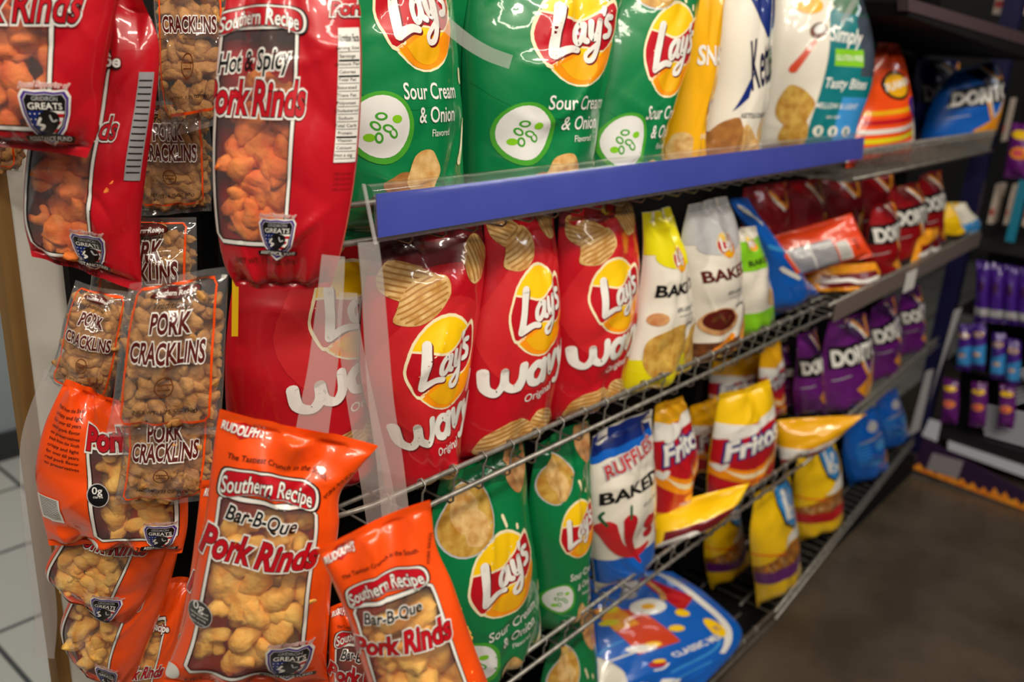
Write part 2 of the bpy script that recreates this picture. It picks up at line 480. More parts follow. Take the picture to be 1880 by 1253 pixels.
    for i in range(nr - 1):
        for j in range(nc - 1):
            vc, uc = (vl[i] + vl[i + 1]) / 2, (ul[j] + ul[j + 1]) / 2
            p = region(vc, uc); bk = bucket(p)
            m = CLEAR if p == 'window' else (sm_ if 'seal' in p else bm_)
            bk['f'].append([gv(p, 'F', i, j), gv(p, 'F', i + 1, j), gv(p, 'F', i + 1, j + 1), gv(p, 'F', i, j + 1)]); bk['m'].append(mindex(bk, m))
            p2 = p if 'seal' in p else 'wrapper'; bk = bucket(p2)
            bk['f'].append([gv(p2, 'B', i, j + 1), gv(p2, 'B', i + 1, j + 1), gv(p2, 'B', i + 1, j), gv(p2, 'B', i, j)]); bk['m'].append(mindex(bk, sm_ if 'seal' in p else bm_))
    if art is not None:
        A = Art(H, float(np.clip(H / (seg.sum() / wid), .5, .72 if Y is not None else 1.2))); art(A); ax = ax + (turn / 66) * .22 * (base in ('purple', 'blue', 'dblue', 'dred'))
        for (v2, fs, c, l, part) in A.items:
            m = ink(c); off = .00035 + .00016 * l
            bk = bucket(part); mi = mindex(bk, m); cache = {}
            vv = [(float(min(max(a, .001), .999)), float(min(max(b / H, .001), .999))) for a, b in v2 + np.array([ax, ay])]
            for f in fs:
                poly = [vv[i] for i in f]
                for s1 in slice_axis(poly, 0, ul):
                    for s2 in slice_axis(s1, 1, vl):
                        ids = []
                        for (a, b) in s2:
                            k = (round(a, 6), round(b, 6))
                            if k not in cache:
                                j = min(max(int(np.searchsorted(ul, a, 'right')) - 1, 0), nc - 2); i = min(max(int(np.searchsorted(vl, b, 'right')) - 1, 0), nr - 2)
                                x = (a - ul[j]) / (ul[j + 1] - ul[j]); y = (b - vl[i]) / (vl[i + 1] - vl[i])
                                w4 = ((1 - x) * (1 - y), x * (1 - y), (1 - x) * y, x * y)
                                pp = F[i, j] * w4[0] + F[i, j + 1] * w4[1] + F[i + 1, j] * w4[2] + F[i + 1, j + 1] * w4[3]
                                nn = Nn[i, j] * w4[0] + Nn[i, j + 1] * w4[1] + Nn[i + 1, j] * w4[2] + Nn[i + 1, j + 1] * w4[3]
                                nn = nn / max(np.linalg.norm(nn), 1e-9)
                                cache[k] = len(bk['v']); bk['v'].append(pp + nn * off); bk['n'].append(nn)
                            if not ids or ids[-1] != cache[k]: ids.append(cache[k])
                        if len(ids) > 1 and ids[0] == ids[-1]: ids.pop()
                        if len(set(ids)) == len(ids) and len(ids) > 2:
                            q3 = [bk['v'][z] for z in ids[:3]]
                            if np.cross(q3[1] - q3[0], q3[2] - q3[0]) @ bk['n'][ids[0]] < 0: ids = ids[::-1]
                            bk['f'].append(ids); bk['m'].append(mi)
    made = {}
    for p, bk in parts.items():
        o = mesh_obj(p, np.array(bk['v']), bk['f'], bk['mats'], bk['m'], root, True, bk['n'], origin=org)
        made[p] = o
        if p == 'window': tag(o, 'clear window in the wrapper')
    for p in ('logo', 'badge'):              # printed on the wrapper
        if p in made: made[p].parent = made['wrapper']
    if fill:
        kind, m, region_, ncell, rad = fill
        u0, v0, u1, v1 = region_
        shapes = RINDS[kind]; vs_, fs_ = [], []; nb = 0
        cu, cv = ncell
        for layer in (0, 1):
            for i in range(cv):
                for j in range(cu):
                    u = u0 + (u1 - u0) * (j + .5 + rnd.uniform(-.4, .4) + (.25 if layer else 0)) / cu
                    v = v0 + (v1 - v0) * (i + .5 + rnd.uniform(-.4, .4)) / cv
                    u = min(max(u, u0 + .02), u1 - .02)
                    r = rad * rnd.uniform(.75, 1.2)
                    hh = float(hgt(np.array(u), np.array(v))) * t
                    r = min(r, hh * .98, .9 * wid * min(u, 1 - u))
                    if r < .35 * rad: continue
                    wv = hh * .92 - r * (.80 if layer else 1.9)
                    p = catmull(Ls, ts, v) * (1 - u) + catmull(Rs, ts, v) * u + n * wv
                    sv, sf = shapes[rnd.randrange(len(shapes))]
                    R = np.array(Matrix.Rotation(rnd.uniform(0, 6.3), 3, 'X') @ Matrix.Rotation(rnd.uniform(0, 6.3), 3, 'Y') @ Matrix.Rotation(rnd.uniform(0, 6.3), 3, 'Z'))
                    q_ = sv @ R.T
                    dn_ = q_ @ n; q_ = q_ - n * (dn_ * .25)[:, None]
                    vs_.append(q_ * r + p); fs_ += [tuple(nb + z for z in f) for f in sf]; nb += len(sv)
        o = mesh_obj(kind, np.concatenate(vs_), fs_, m, None, root, True, None, origin=org)
        tag(o, kind='stuff')
    return root


def make_rinds():
    out = {'pork_rinds': [], 'pork_cracklins': []}
    rs = np.random.RandomState(5)
    def noise(v, amp, f):
        d = np.zeros(len(v))
        for k in range(9):
            w = rs.normal(size=3) * f; d += np.abs(np.sin(v @ w + rs.uniform(0, 6))) - .6
        return v * (1 + amp * d[:, None])
    for s in range(5):                       # curled puffs: a bent fat tube
        nt, nk = 18, 9; R = rs.uniform(.45, .62); arc = rs.uniform(3.0, 5.2); v = []; f = []
        for i in range(nt):
            a = arc * i / (nt - 1); e = math.sin(PI * (i + .35) / (nt - .3)) ** .4
            for k in range(nk):
                b = 2 * PI * k / nk; rr = (.36 + .06 * math.sin(3 * a + s)) * e
                v.append(((R + rr * math.cos(b)) * math.cos(a), (R + rr * math.cos(b)) * math.sin(a), rr * math.sin(b) * 1.25 + .12 * a - .3))
        for i in range(nt - 1):
            for k in range(nk): f.append((i * nk + k, i * nk + (k + 1) % nk, (i + 1) * nk + (k + 1) % nk, (i + 1) * nk + k))
        f.append(tuple(range(nk - 1, -1, -1))); f.append(tuple((nt - 1) * nk + k for k in range(nk)))
        out['pork_rinds'].append((noise(np.array(v), .05, 5.), f))
    for s in range(9):
        bm = bmesh.new(); bmesh.ops.create_icosphere(bm, subdivisions=3, radius=1)
        v = np.array([q.co[:] for q in bm.verts]); f = [tuple(q.index for q in p.verts) for p in bm.faces]; bm.free()
        v = noise(v * np.array([1.0, rs.uniform(.5, .8), rs.uniform(.4, .65)]), .085, 3.2)
        v = noise(v, .03, 9.)
        v[:, 2] += .35 * v[:, 0] ** 2 * rs.choice([-1, 1])
        out['pork_rinds' if s < 4 else 'pork_cracklins'].append((v, f))
    return out


RINDS = make_rinds()

# ================================================================ ARTWORK
def logo_sun(A, x, y, k, rot=-8):
    A.frame(x, y, k, rot, part='logo')
    A.ell(0, 0, .335, .385, 'cream', 1); A.ell(0, .005, .318, .365, 'yellow', 2)
    A.poly([(-.26, .2), (-.1, .13), (.1, .2), (.31, .09), (.28, .2), (.18, .31), (0, .367), (-.16, .32)], 'gold', 3, smooth=4)
    A.poly([(-.2, .2), (0, .15), (.12, .22), (.1, .3), (0, .34), (-.12, .3)], 'amber', 4, smooth=4)
    A.poly([(-.29, -.19), (-.15, -.15), (0, -.10), (.16, -.15), (.33, -.24), (.352, -.1), (.345, .04), (.2, .155), (.05, .115), (-.1, .11), (-.265, .225), (-.33, .12), (-.348, -.03)], 'cream', 3, smooth=3)
    A.poly([(-.275, -.17), (-.15, -.13), (0, -.08), (.16, -.13), (.315, -.205), (.335, -.08), (.325, .03), (.2, .14), (.05, .10), (-.1, .093), (-.265, .195), (-.312, .10), (-.328, -.03)], 'red', 4, smooth=3)
    for dx, dy, c, l in ((.010, .014, 'wine', 5), (0, 0, 'white', 6)):
        def S(p, w): A.stroke([(a + dx, b + dy) for a, b in p], w, c, l)
        S([(-.165, -.20), (-.195, -.05), (-.235, .13)], (.075, .065)); S([(-.235, .13), (-.12, .10), (-.045, .115)], (.06, .045))
        S([(.03, -.045), (-.01, -.065), (-.055, -.02), (-.062, .045), (-.03, .065), (.01, .02), (.035, -.05)], .046)
        S([(.035, -.06), (.022, .035), (.05, .06)], .046)
        S([(.095, -.075), (.085, .01), (.105, .045), (.14, .01), (.165, -.08)], .046)
        S([(.165, -.08), (.14, .09), (.09, .19), (.035, .20), (.03, .16), (.08, .12), (.15, .075)], (.046, .03))
        S([(.215, -.17), (.2, -.12)], (.045, .02))
        S([(.275, -.10), (.235, -.10), (.225, -.06), (.265, -.02), (.255, .03), (.21, .04)], .044)


def art_sour(A):
    A.rect(0, .0, 1, .16, 'dgreen', 0)
    A.ell(.27, .27, .25, .27, 'grey', 1); A.ell(.27, .27, .235, .255, 'goldchip', 2); A.blob(.24, .22, .13, .12, 'chip', 3, 4, 20); A.blob(.33, .33, .11, .10, 'chip', 4, 6, -20)
    A.blob(.84, .10, .15, .16, 'caramel', 1, 5); A.stroke([(.60, .34), (.62, .40)], .03, 'cream', 3); A.stroke([(.72, .42), (.72, .44)], .025, 'cream', 3)
    A.ell(.4, .62, .62, .62, 'green', 0)
    logo_sun(A, .52, .655, .92); A.frame()
    A.text('Sour Cream', .56, .985, .095, 'white', 4, .012, fit=.48); A.text('& Onion', .60, 1.085, .095, 'white', 4, .012, fit=.34); A.text('Flavored', .62, 1.165, .045, 'white', 4, fit=.17)
    A.ell(.20, 1.14, .19, .215, 'lime', 2); A.ell(.195, 1.135, .162, .185, 'bowl', 3)
    for i, (x, y) in enumerate(((.18, 1.09), (.22, 1.14), (.15, 1.13), (.25, 1.16), (.17, 1.18))):
        A.ell(x, y, .034, .024, 'lime', 4, 20 * i); A.ell(x, y, .02, .012, 'bowl', 5, 20 * i)
    A.ell(.27, 1.10, .03, .024, 'applegreen', 4); A.ell(.12, 1.18, .03, .024, 'applegreen', 4)
    A.blob(.47, 1.34, .13, .10, 'chip', 5, 8, -30); A.blob(.33, 1.39, .14, .06, 'dchip', 4, 9)
    A.stroke([(.9, 1.12), (.86, 1.25), (.83, 1.31)], (.02, .05), 'cream', 3); A.stroke([(.9, .9), (.9, .95)], .035, 'cream', 3)


def art_wavy(A):
    A.rect(0, 0, 1, .2, 'wine', 0)
    A.ridged(.24, .25, .24, .10, 3, 14); A.ridged(.34, .35, .22, .10, 5, -14, 3); A.ridged(.84, .2, .12, .16, 6, 70)
    A.ell(.52, .75, .52, .55, 'lred', 0)
    logo_sun(A, .50, .69, .92, -6); A.frame(.44, 1.045, .98, -5)
    for dx, dy, c, l in ((.008, .010, 'wine', 4), (0, 0, 'white', 5)):
        def S(p, w=.066): A.stroke([(a + dx, b + dy) for a, b in p], w, c, l)
        S([(-.37, -.09), (-.36, .04), (-.29, .09), (-.235, .03), (-.225, -.07)]); S([(-.225, -.07), (-.215, .04), (-.15, .085), (-.10, .02), (-.085, -.10)])
        S([(.09, -.05), (.03, -.085), (-.03, -.03), (-.02, .055), (.05, .075), (.095, .0), (.10, -.09)]); S([(.10, -.08), (.105, .075)])
        S([(.165, -.09), (.215, .06), (.27, -.10)]); S([(.325, -.10), (.37, .04)]); S([(.425, -.12), (.37, .06), (.32, .16), (.28, .16)], (.066, .05))
    A.frame(.54, 1.175, 1, -6); A.text('Original', 0, 0, .066, 'white', 4, .008); A.frame()
    A.ridged(.30, 1.42, .26, .10, 11, -10); A.ridged(.68, 1.40, .2, .09, 12, 20, 3); A.blob(.5, 1.47, .3, .06, 'brown', 1, 13)


def small_badge(A, x, y, k=.3):
    logo_sun(A, x, y, k); A.frame()


def mk_baked(top, mid, bowl):
    def art(A):
        A.rect(0, 0, 1, .34, top, 1); A.ell(.5, .36, .4, .14, mid, 2)
        if bowl: A.rect(0, 0, 1, .34, 'grey', 2)
        small_badge(A, .52, .38, .42)
        A.text('BAKED', .50, .62, .13, 'maroon' if bowl else 'black', 4, .03, fit=.78)
        A.text('65% LESS FAT', .58, .79, .045, 'slate', 4, .008); A.text('than regular potato chips', .58, .84, .022, 'slate', 4)
        A.text('original', .62, .92, .042, 'black', 4, .01, shear=.3)
        if bowl:
            A.ell(.30, 1.04, .26, .17, 'caramel', 3); A.ell(.30, 1.02, .22, .13, 'maroon', 4); A.stroke([(.18, 1.02), (.26, .98), (.34, 1.05), (.42, 1.0)], .035, 'brown', 5)
            A.stroke([(.2, 1.3), (.5, 1.2)], .06, 'gold', 3); A.rect(0, 1.22, 1, 1.45, 'brown', 1); A.blob(.8, 1.15, .14, .2, 'orangechip', 4, 3, 30)
        else:
            A.blob(.32, 1.10, .28, .20, 'goldchip', 4, 3, -15); A.blob(.78, 1.14, .2, .18, 'goldchip', 3, 5, 25); A.rect(0, 1.15, 1, 1.45, 'acid', 2)
            A.ell(.15, .84, .1, .07, 'caramel', 3)
    return art


def art_greencream(A):
    A.rect(0, .15, 1, .55, 'applegreen', 1); A.text('BAKED', .6, .45, .1, 'black', 3, .03, fit=.7); A.rect(0, 1.12, 1, 1.45, 'applegreen', 1); A.blob(.75, .98, .2, .14, 'chip', 2, 4)
    small_badge(A, .55, .22, .36)


def art_ruffles(A):
    A.rect(0, 0, 1, .34, 'dblue', 1); A.rect(0, .30, 1, .36, 'blue', 2)
    A.text('RUFFLES', .54, .42, .15, 'red', 4, .02, rot=-8, fit=.74, outs=((.07, 'dblue'), (.05, 'white')))
    A.text('BAKED', .50, .66, .14, 'black', 4, .03, fit=.80); A.text('65% LESS FAT', .7, .82, .035, 'slate', 4); A.text('Flamin', .72, .95, .06, 'red', 4, .01, shear=.3, rot=-10)
    A.rect(0, 1.25, 1, 1.5, 'blue', 1)
    A.stroke([(.13, .92), (.22, 1.14), (.42, 1.24), (.62, 1.20)], (.17, .03), 'lred', 4); A.stroke([(.36, .90), (.33, 1.08), (.45, 1.34)], (.16, .03), 'red', 5)
    A.stroke([(.13, .90), (.09, .82), (.12, .78)], .025, 'dgreen', 6); A.stroke([(.36, .88), (.40, .78)], .025, 'dgreen', 6)
    A.ell(.66, 1.00, .11, .08, 'red', 4); A.ell(.66, 1.00, .05, .035, 'lred', 5); A.ell(.64, 1.10, .09, .06, 'red', 4); A.ell(.9, 1.15, .1, .12, 'lred', 4)


def art_fritos(A):
    A.rect(0, .40, 1, 1.3, 'red', 1); A.poly([(0, .34), (.5, .42), (1, .28), (1, .44), (0, .54)], 'white', 2)
    A.poly([(0, .82), (.3, .96), (.6, .96), (1, .74), (1, .94), (.6, 1.12), (.3, 1.12), (0, .98)], 'gold', 3, smooth=3)
    A.poly([(.05, .88), (.3, 1.01), (.6, 1.02), (.95, .84), (.6, 1.07), (.3, 1.06)], 'cream', 4, smooth=3)
    A.text('Fritos', .47, .63, .30, 'white', 5, .035, shear=.35, rot=-14, fit=.84, outs=((.10, 'dblue'),))
    A.stroke([(.14, .54), (.42, .49), (.56, .42)], .06, 'white', 7); A.stroke([(.12, .86), (.07, .91), (.03, .86)], .06, 'white', 7)
    A.ell(.62, 1.2, .2, .07, 'orangechip', 3); A.text('ORIGINAL', .5, 1.24, .05, 'white', 4, .01)


def mk_doritos(c1, c2, name='DORITOS'):
    def art(A):
        A.poly([(.1, .05), (.9, .0), (.55, .36)], c2, 1); A.stroke([(.55, .06), (.78, .30), (.9, .04)], .05, 'orangechip', 2); A.stroke([(.5, .06), (.7, .32)], .05, 'white', 2)
        if name:
            A.poly([(.0, .36), (.98, .30), (.98, .64), (.0, .68)], 'black', 2); A.text(name, .52, .50, .30, 'white', 4, .05, fit=.96, rot=-4)
        A.stroke([(.52, .62), (.68, .90), (.84, .60)], .045, 'orangechip', 3); A.stroke([(.56, .62), (.68, .84), (.78, .62)], .02, 'white', 4)
        A.poly([(.40, 1.04), (.98, .74), (.98, 1.16), (.66, 1.24)], 'orangechip', 3, smooth=2); A.poly([(.62, 1.22), (.98, 1.0), (.98, 1.28)], 'goldchip', 4)
        A.stroke([(.04, .85), (.3, .8)], .015, 'grey', 3)
    return art


def art_yellow_snack(A):
    A.rect(0, .0, 1, .2, 'gold', 1)
    A.text('SNACKS', .66, .73, .20, 'white', 3, .03, fit=1.0); small_badge(A, .60, 1.0, .34)
    A.text('ROASTED', .58, 1.18, .06, 'cream', 3, .012); A.rect(.38, 1.32, .54, 1.42, 'white', 3); A.ell(.70, 1.37, .09, .07, 'white', 3); A.ell(.70, 1.37, .03, .03, 'lime', 4)
    A.rect(.42, 1.34, .5, 1.41, 'violet', 4); A.blob(.12, 1.25, .14, .10, 'chip', 2, 3); A.blob(.10, 1.42, .16, .08, 'chip', 2, 6)


def art_kettle(A):
    A.rect(0, 0, 1, .3, 'gold', 1); A.poly([(.2, .3), (.5, .48), (.98, .35), (.98, .6), (.7, .68), (.45, .5)], 'dblue', 1)
    A.text('Kettle', .66, .80, .46, 'navy', 3, .01, shear=.3, rot=-16, fit=.50); A.poly([(.28, 1.10), (.50, .86), (.46, 1.02)], 'dblue', 2)
    A.text('KETTLE COOKED', .62, 1.12, .045, 'navy', 3, .01, fit=.44)
    A.rect(0, 1.22, .25, 1.45, 'dblue', 1); A.blob(.28, 1.28, .18, .13, 'dchip', 3, 5, -30); A.blob(.56, 1.32, .2, .12, 'chip', 2, 6, 30); A.blob(.30, 1.41, .16, .06, 'caramel', 4, 7); A.blob(.80, 1.26, .10, .16, 'chip', 2, 8)


def art_simply(A):
    A.poly([(.52, .50), (1, .28), (1, 1.45), (.38, 1.45)], 'teal', 1); A.poly([(.3, 0), (1, 0), (1, .52), (.62, .50)], 'dgreen', 2); A.poly([(.78, .55), (1, .3), (1, .9), (.8, .9)], 'slate', 2)
    A.ell(.40, .62, .085, .065, 'brown', 3, -30); A.ell(.41, .61, .06, .04, 'bowl', 4, -30); A.stroke([(.36, .69), (.20, .88)], (.03, .06), 'rust', 3); A.ell(.32, .46, .14, .08, 'amber', 2)
    A.blob(.26, 1.12, .16, .14, 'goldchip', 3, 3, 20); A.blob(.30, 1.30, .13, .11, 'goldchip', 2, 4, -30)
    A.text('Simply', .66, .64, .14, 'white', 4, .02, shear=.35, fit=.32, rot=6); A.rect(.54, .73, .82, .84, 'applegreen', 3); A.text('GLUTEN FREE', .68, .785, .05, 'white', 5, .01, fit=.26)
    A.text('Tasty Bites', .68, .95, .09, 'white', 4, .015, shear=.2, fit=.40); A.rect(.66, 1.04, .96, 1.34, 'sky', 2)
    A.text('MELLOW & LIGHT', .64, 1.10, .05, 'white', 4, .01, fit=.42); A.text('sea salt', .62, 1.17, .035, 'white', 4)
    for i in range(3): A.ell(.50 + i * .15, 1.27, .05, .05, 'ivory', 3); A.rect(.485 + i * .15, 1.25, .515 + i * .15, 1.29, 'teal', 4)


def art_flamin(A):
    A.rect(0, 0, 1, .3, 'rust', 1); A.ell(.4, .5, .3, .25, 'black', 2); A.ell(.4, .5, .25, .2, 'amber', 3); A.text('FLAMIN', .45, .48, .12, 'white', 4, .03, fit=.6, rot=-15)
    for i in range(6): A.stroke([(0, .86 + i * .11), (.5, .80 + i * .11), (1, .70 + i * .11)], .055, ('amber', 'red', 'white', 'acid', 'white', 'red')[i], 2)
    A.blob(.75, .75, .16, .12, 'violet', 4, 3); A.rect(.75, .7, .98, 1.2, 'cream', 3)


def art_back(A):
    A.rect(.12, .35, .62, .9, 'silver', 2); A.rect(.35, .35, .37, .9, 'white', 3)
    for i in range(8): A.rect(.14, .40 + i * .06, .6, .415 + i * .06, 'grey', 3)
    A.rect(.64, .45, .78, .85, 'white', 2)
    for i in range(9): A.rect(.65, .48 + i * .04, .77, .495 + i * .04, 'black', 3)
    A.text('BEST BEFORE', .86, .6, .04, 'maroon', 3, .01, rot=90); A.rect(0, 1.15, 1, 1.45, 'wine', 1)


def art_cheese(A):
    A.poly([(.1, .3), (.9, .2), (.9, .6), (.1, .7)], 'wine', 2); A.stroke([(.1, .5), (.4, .42), (.6, .5), (.9, .42)], .1, 'white', 3); A.stroke([(.3, .9), (.7, 1.0)], .12, 'amber', 2)


def art_blueside(A):
    A.stroke([(.3, .1), (.7, .3)], .1, 'white', 2); A.stroke([(.2, .6), (.8, .7)], .08, 'sky', 2); A.poly([(.5, .75), (.98, .6), (.98, 1.0), (.6, 1.05)], 'orange', 2); A.stroke([(.3, .95), (.6, 1.1)], .1, 'white', 3)


def art_teal_top(A):
    A.poly([(.5, 0), (1, .0), (1, .7), (.45, .8)], 'ivory', 1); A.poly([(.45, .75), (1, .55), (1, 1.2), (.6, 1.2)], 'sky', 2); A.ell(.7, 1.1, .12, .1, 'grey', 3)


def mk_corn(band):
    def art(A):
        A.poly([(.5, .1), (.9, .1), (.95, .3), (.85, .6), (.7, .7), (.5, .55), (.45, .3)], 'black', 2); A.poly([(.52, .13), (.87, .13), (.91, .3), (.82, .57), (.7, .66), (.54, .53), (.49, .3)], 'sky', 3)
        A.ell(.72, .48, .12, .09, 'white', 4); A.stroke([(.62, .2), (.6, .5)], .07, 'white', 4); A.stroke([(.78, .25), (.66, .42)], .06, 'white', 4); A.ell(.72, .48, .06, .04, 'sky', 5)
        A.poly([(.4, .82), (.98, .55), (.98, .84)], 'white', 2); A.poly([(0, .98), (.4, .84), (.98, .84), (.98, 1.12), (.5, 1.16), (0, 1.1)], 'stick', 2)
        rnd = random.Random(3)
        for i in range(26):
            x = rnd.uniform(.08, .92); y = rnd.uniform(.94, 1.1)
            if band == 'purple': A.stroke([(x, y - .05), (x + rnd.uniform(-.06, .06), y + .05)], .018, rnd.choice(['brown', 'chip', 'orangechip']), 3, smooth=0)
            else: A.ell(x, y, .05, .035, rnd.choice(['brown', 'chip', 'caramel']), 3, rnd.uniform(0, 90), 9)
        A.poly([(0, 1.08), (.5, 1.14), (1, 1.08), (1, 1.26), (.5, 1.32), (0, 1.26)], band, 4); A.stroke([(.62, 1.36), (.8, 1.28)], .03, 'caramel', 5)
        A.stroke([(0, .78), (.4, .9)], .02, 'orange', 3)
        if band == 'red': A.ell(.66, 1.22, .1, .08, 'lred', 5)
    return art


def art_cool(A):
    A.ell(.62, .28, .18, .12, 'grey', 2); A.stroke([(.2, .5), (.8, .45)], .04, 'silver', 2); A.rect(.55, .55, .9, .72, 'sky', 2); A.ell(.5, .95, .2, .07, 'sky', 2); A.rect(.74, .8, .98, 1.1, 'caramel', 3)
    for i in range(8): A.rect(.1, .5 + i * .06, .4, .52 + i * .06, 'sky', 3)


def art_classic(A):
    # picture turned: the bag lies on its side, reading direction runs to the upper right
    A.poly([(.84, .04), (.93, .04), (1.0, .86), (1.0, 1.0), (.95, 1.0)], 'white', 3)
    A.poly([(.0, .95), (.12, 1.05), (.28, 1.2), (.36, 1.42), (0, 1.42)], 'ivory', 2)
    A.poly([(.10, .42), (.40, .46), (.60, .84), (.34, .98)], 'rust', 3); A.poly([(.08, .40), (.26, .40), (.36, .6), (.2, .66)], 'orangechip', 4); A.ell(.2, .43, .06, .045, 'acid', 5); A.ell(.18, .56, .06, .045, 'acid', 5)
    A.poly([(.56, .14), (.68, .1), (.90, .38), (.68, .52)], 'red', 3); A.stroke([(.63, .16), (.66, .3), (.62, .38)], .05, 'chip', 4); A.ell(.74, .36, .1, .05, 'lred', 4, 40)
    A.ell(.47, .44, .14, .11, 'white', 4, -20); A.ell(.47, .44, .05, .04, 'amber', 5); A.ell(.44, .20, .08, .12, 'grey', 3, 20); A.ell(.38, .3, .07, .06, 'silver', 3)
    for x, y in ((.68, .53), (.58, .68), (.42, .86)): A.ell(x, y, .055, .05, 'yellow', 5)
    A.ell(.35, .90, .1, .07, 'white', 5); A.ell(.86, .70, .06, .15, 'yellow', 4, -20); A.text('50', .86, .70, .05, 'violet', 5, .01, rot=60)
    A.text('CLASSIC MIX', .74, .90, .09, 'white', 4, .03, rot=-47, fit=.46)
    A.ell(.50, 1.12, .07, .06, 'red', 4); A.ell(.50, 1.08, .05, .035, 'yellow', 5); A.stroke([(.50, 1.2), (.56, 1.18), (.58, 1.12)], .02, 'white', 5)
    A.stroke([(.66, 1.22), (.86, 1.0), (.9, .86)], .03, 'sky', 3); A.stroke([(.72, 1.34), (.94, 1.1)], .02, 'sky', 3)
    A.rect(.62, 1.3, .8, 1.42, 'white', 3); A.text('28', .48, 1.36, .07, 'white', 4, .02)
    A.stroke([(.06, 1.0), (.16, .84), (.24, .78)], .02, 'sky', 3); A.stroke([(.12, 1.06), (.3, .95), (.36, .93)], .02, 'white', 3)


def badge(A, x, y, k):
    A.frame(x, y, k, 0, part='badge')
    sh = [(-.42, -.5), (-.2, -.47), (0, -.49), (.2, -.47), (.42, -.5), (.5, -.36), (.46, 0), (.38, .3), (.18, .55), (0, .68), (-.18, .55), (-.38, .3), (-.46, 0), (-.5, -.36)]
    for g, c, l in ((1.12, 'white', 5), (1.02, 'violet', 6), (.92, 'grey', 7), (.88, 'black', 8)): A.poly([(a * g, b * g + .02) for a, b in sh], c, l)
    A.poly([(-.40, -.06), (-.02, -.06), (-.02, .52), (-.14, .46), (-.31, .26)], 'dblue', 9); A.poly([(.02, -.06), (.40, -.06), (.31, .26), (.14, .46), (.02, .52)], 'white', 9)
    for i in range(3): A.poly([(.02, .0 + .17 * i), (.38 - .07 * i, .0 + .17 * i), (.36 - .09 * i, .08 + .17 * i), (.02, .08 + .17 * i)], 'red', 10)
    for i in range(9): A.ell(-.34 + .1 * (i % 3), .0 + .12 * (i // 3), .018, .018, 'white', 10, n=6)
    A.poly([(-.22, .1), (-.05, -.06), (.22, -.02), (.26, .2), (.1, .42), (-.12, .40)], 'black', 11, smooth=3); A.stroke([(-.14, .1), (-.2, .22), (-.08, .26), (-.16, .34)], .06, 'white', 12); A.stroke([(.08, .04), (.12, .16), (.2, .14)], .04, 'grey', 12)
    A.text('GRIDIRON', 0, -.33, .09, 'grey', 11, .0, fit=.54); A.text('GREATS', 0, -.17, .14, 'white', 11, .015, fit=.72)
    A.poly([(-.62, .50), (0, .42), (.62, .50), (.60, .64), (0, .57), (-.60, .64)], 'black', 12); A.text('ASSISTANCE FUND', 0, .54, .09, 'white', 13, .01, fit=1.06)
    A.text('Proud Supporter of', 0, -.64, .12, 'red', 9, .0, shear=.4, fit=1.06, outs=((.07, 'white'),), arc=.12)
    A.frame()


def rind_text(A, hot, W1=.86):
    c = .46
    A.frame(.0, .0, 1.0)
    A.poly([(.05, .07), (.17, .03), (.31, .07), (.17, .12)], 'red', 3); A.text("RUDOLPH'S", .17, .077, .062, 'white', 4, .03, shear=.1, fit=.27, outs=((.07, 'dred'),))
    A.text('The Tastiest Crunch in the South.', c + .02, .195, .038, 'black', 4, .008, fit=.72, arc=.28)
    A.frame(c, .345, 1.0, part='logo')
    cap = [(-.36, .0), (-.33, -.07), (-.2, -.10), (0, -.115), (.2, -.10), (.33, -.07), (.38, .0), (.37, .085), (.3, .10), (.18, .055), (0, .035), (-.18, .055), (-.3, .10), (-.36, .085)]
    for g, e, cc, l in ((1.06, .012, 'black', 5), (1.02, .006, 'white', 6), (.97, .0, 'black', 7), (.95, -.004, 'red', 8)): A.poly([(a * g, b * (g + e * 8)) for a, b in cap], cc, l, smooth=3)
    A.text('Southern Recipe', 0, -.035, .112, 'white', 9, .012, fit=.68, outs=((.05, 'black'),), arc=.55)
    A.frame()
    if hot: A.text('Hot & Spicy', c, .575, .10, 'black', 6, .025, shear=.3, fit=.56, rot=-6, outs=((.10, 'white'),))
    else: A.text('Bar-B-Que', c - .02, .50, .105, 'black', 6, .02, shear=.3, fit=.52, rot=4, outs=((.09, 'white'),))
    A.text('Pork Rinds', c - .01, .685, .195, 'red', 6, .03, shear=.2, fit=.84, rot=3, outs=((.10, 'white'), (.055, 'maroon')))


def wframe(A, x0, y0, x1, y1):
    r = .04
    p = [(x0 + r, y0), (x1 - r, y0), (x1, y0 + r), (x1, y1 - r), (x1 - r, y1), (x0 + r, y1), (x0, y1 - r), (x0, y0 + r)]
    A.stroke(p, .036, 'black', 2, 0, closed=True); A.stroke(p, .022, 'white', 3, 0, closed=True)


def fill_corners(A, x0, y0, x1, y1, c, r=.05):
    for x, y, sx, sy in ((x0, y0, 1, 1), (x1, y0, -1, 1), (x1, y1, -1, -1), (x0, y1, 1, -1)): A.poly([(x, y), (x + r * sx, y), (x, y + r * sy)], c, 1)


WBBQ = (.11, .41, .84, 1.52)


def art_bbq(A):
    wframe(A, *WBBQ); rind_text(A, False)
    A.ell(.115, 1.12, .098, .115, 'grey', 5); A.ell(.115, 1.12, .092, .108, 'black', 6); A.text('0g', .10, 1.07, .07, 'white', 7, .01)
    A.text('total', .155, 1.10, .02, 'white', 7); A.text('carbohydrates', .115, 1.125, .022, 'white', 7, fit=.14); A.text('per serving', .115, 1.15, .018, 'white', 7); A.text('6 grams of protein', .115, 1.18, .018, 'white', 7, fit=.13)
    badge(A, .76, 1.385, .285); A.text("NET WT. 1.75 OZ. (50g)", .44, 1.60, .042, 'black', 4, .012, fit=.62); A.ell(.04, 1.56, .05, .07, 'white', 4)
    A.text('PORK RINDS', .93, .25, .03, 'black', 4, .005, rot=-70)


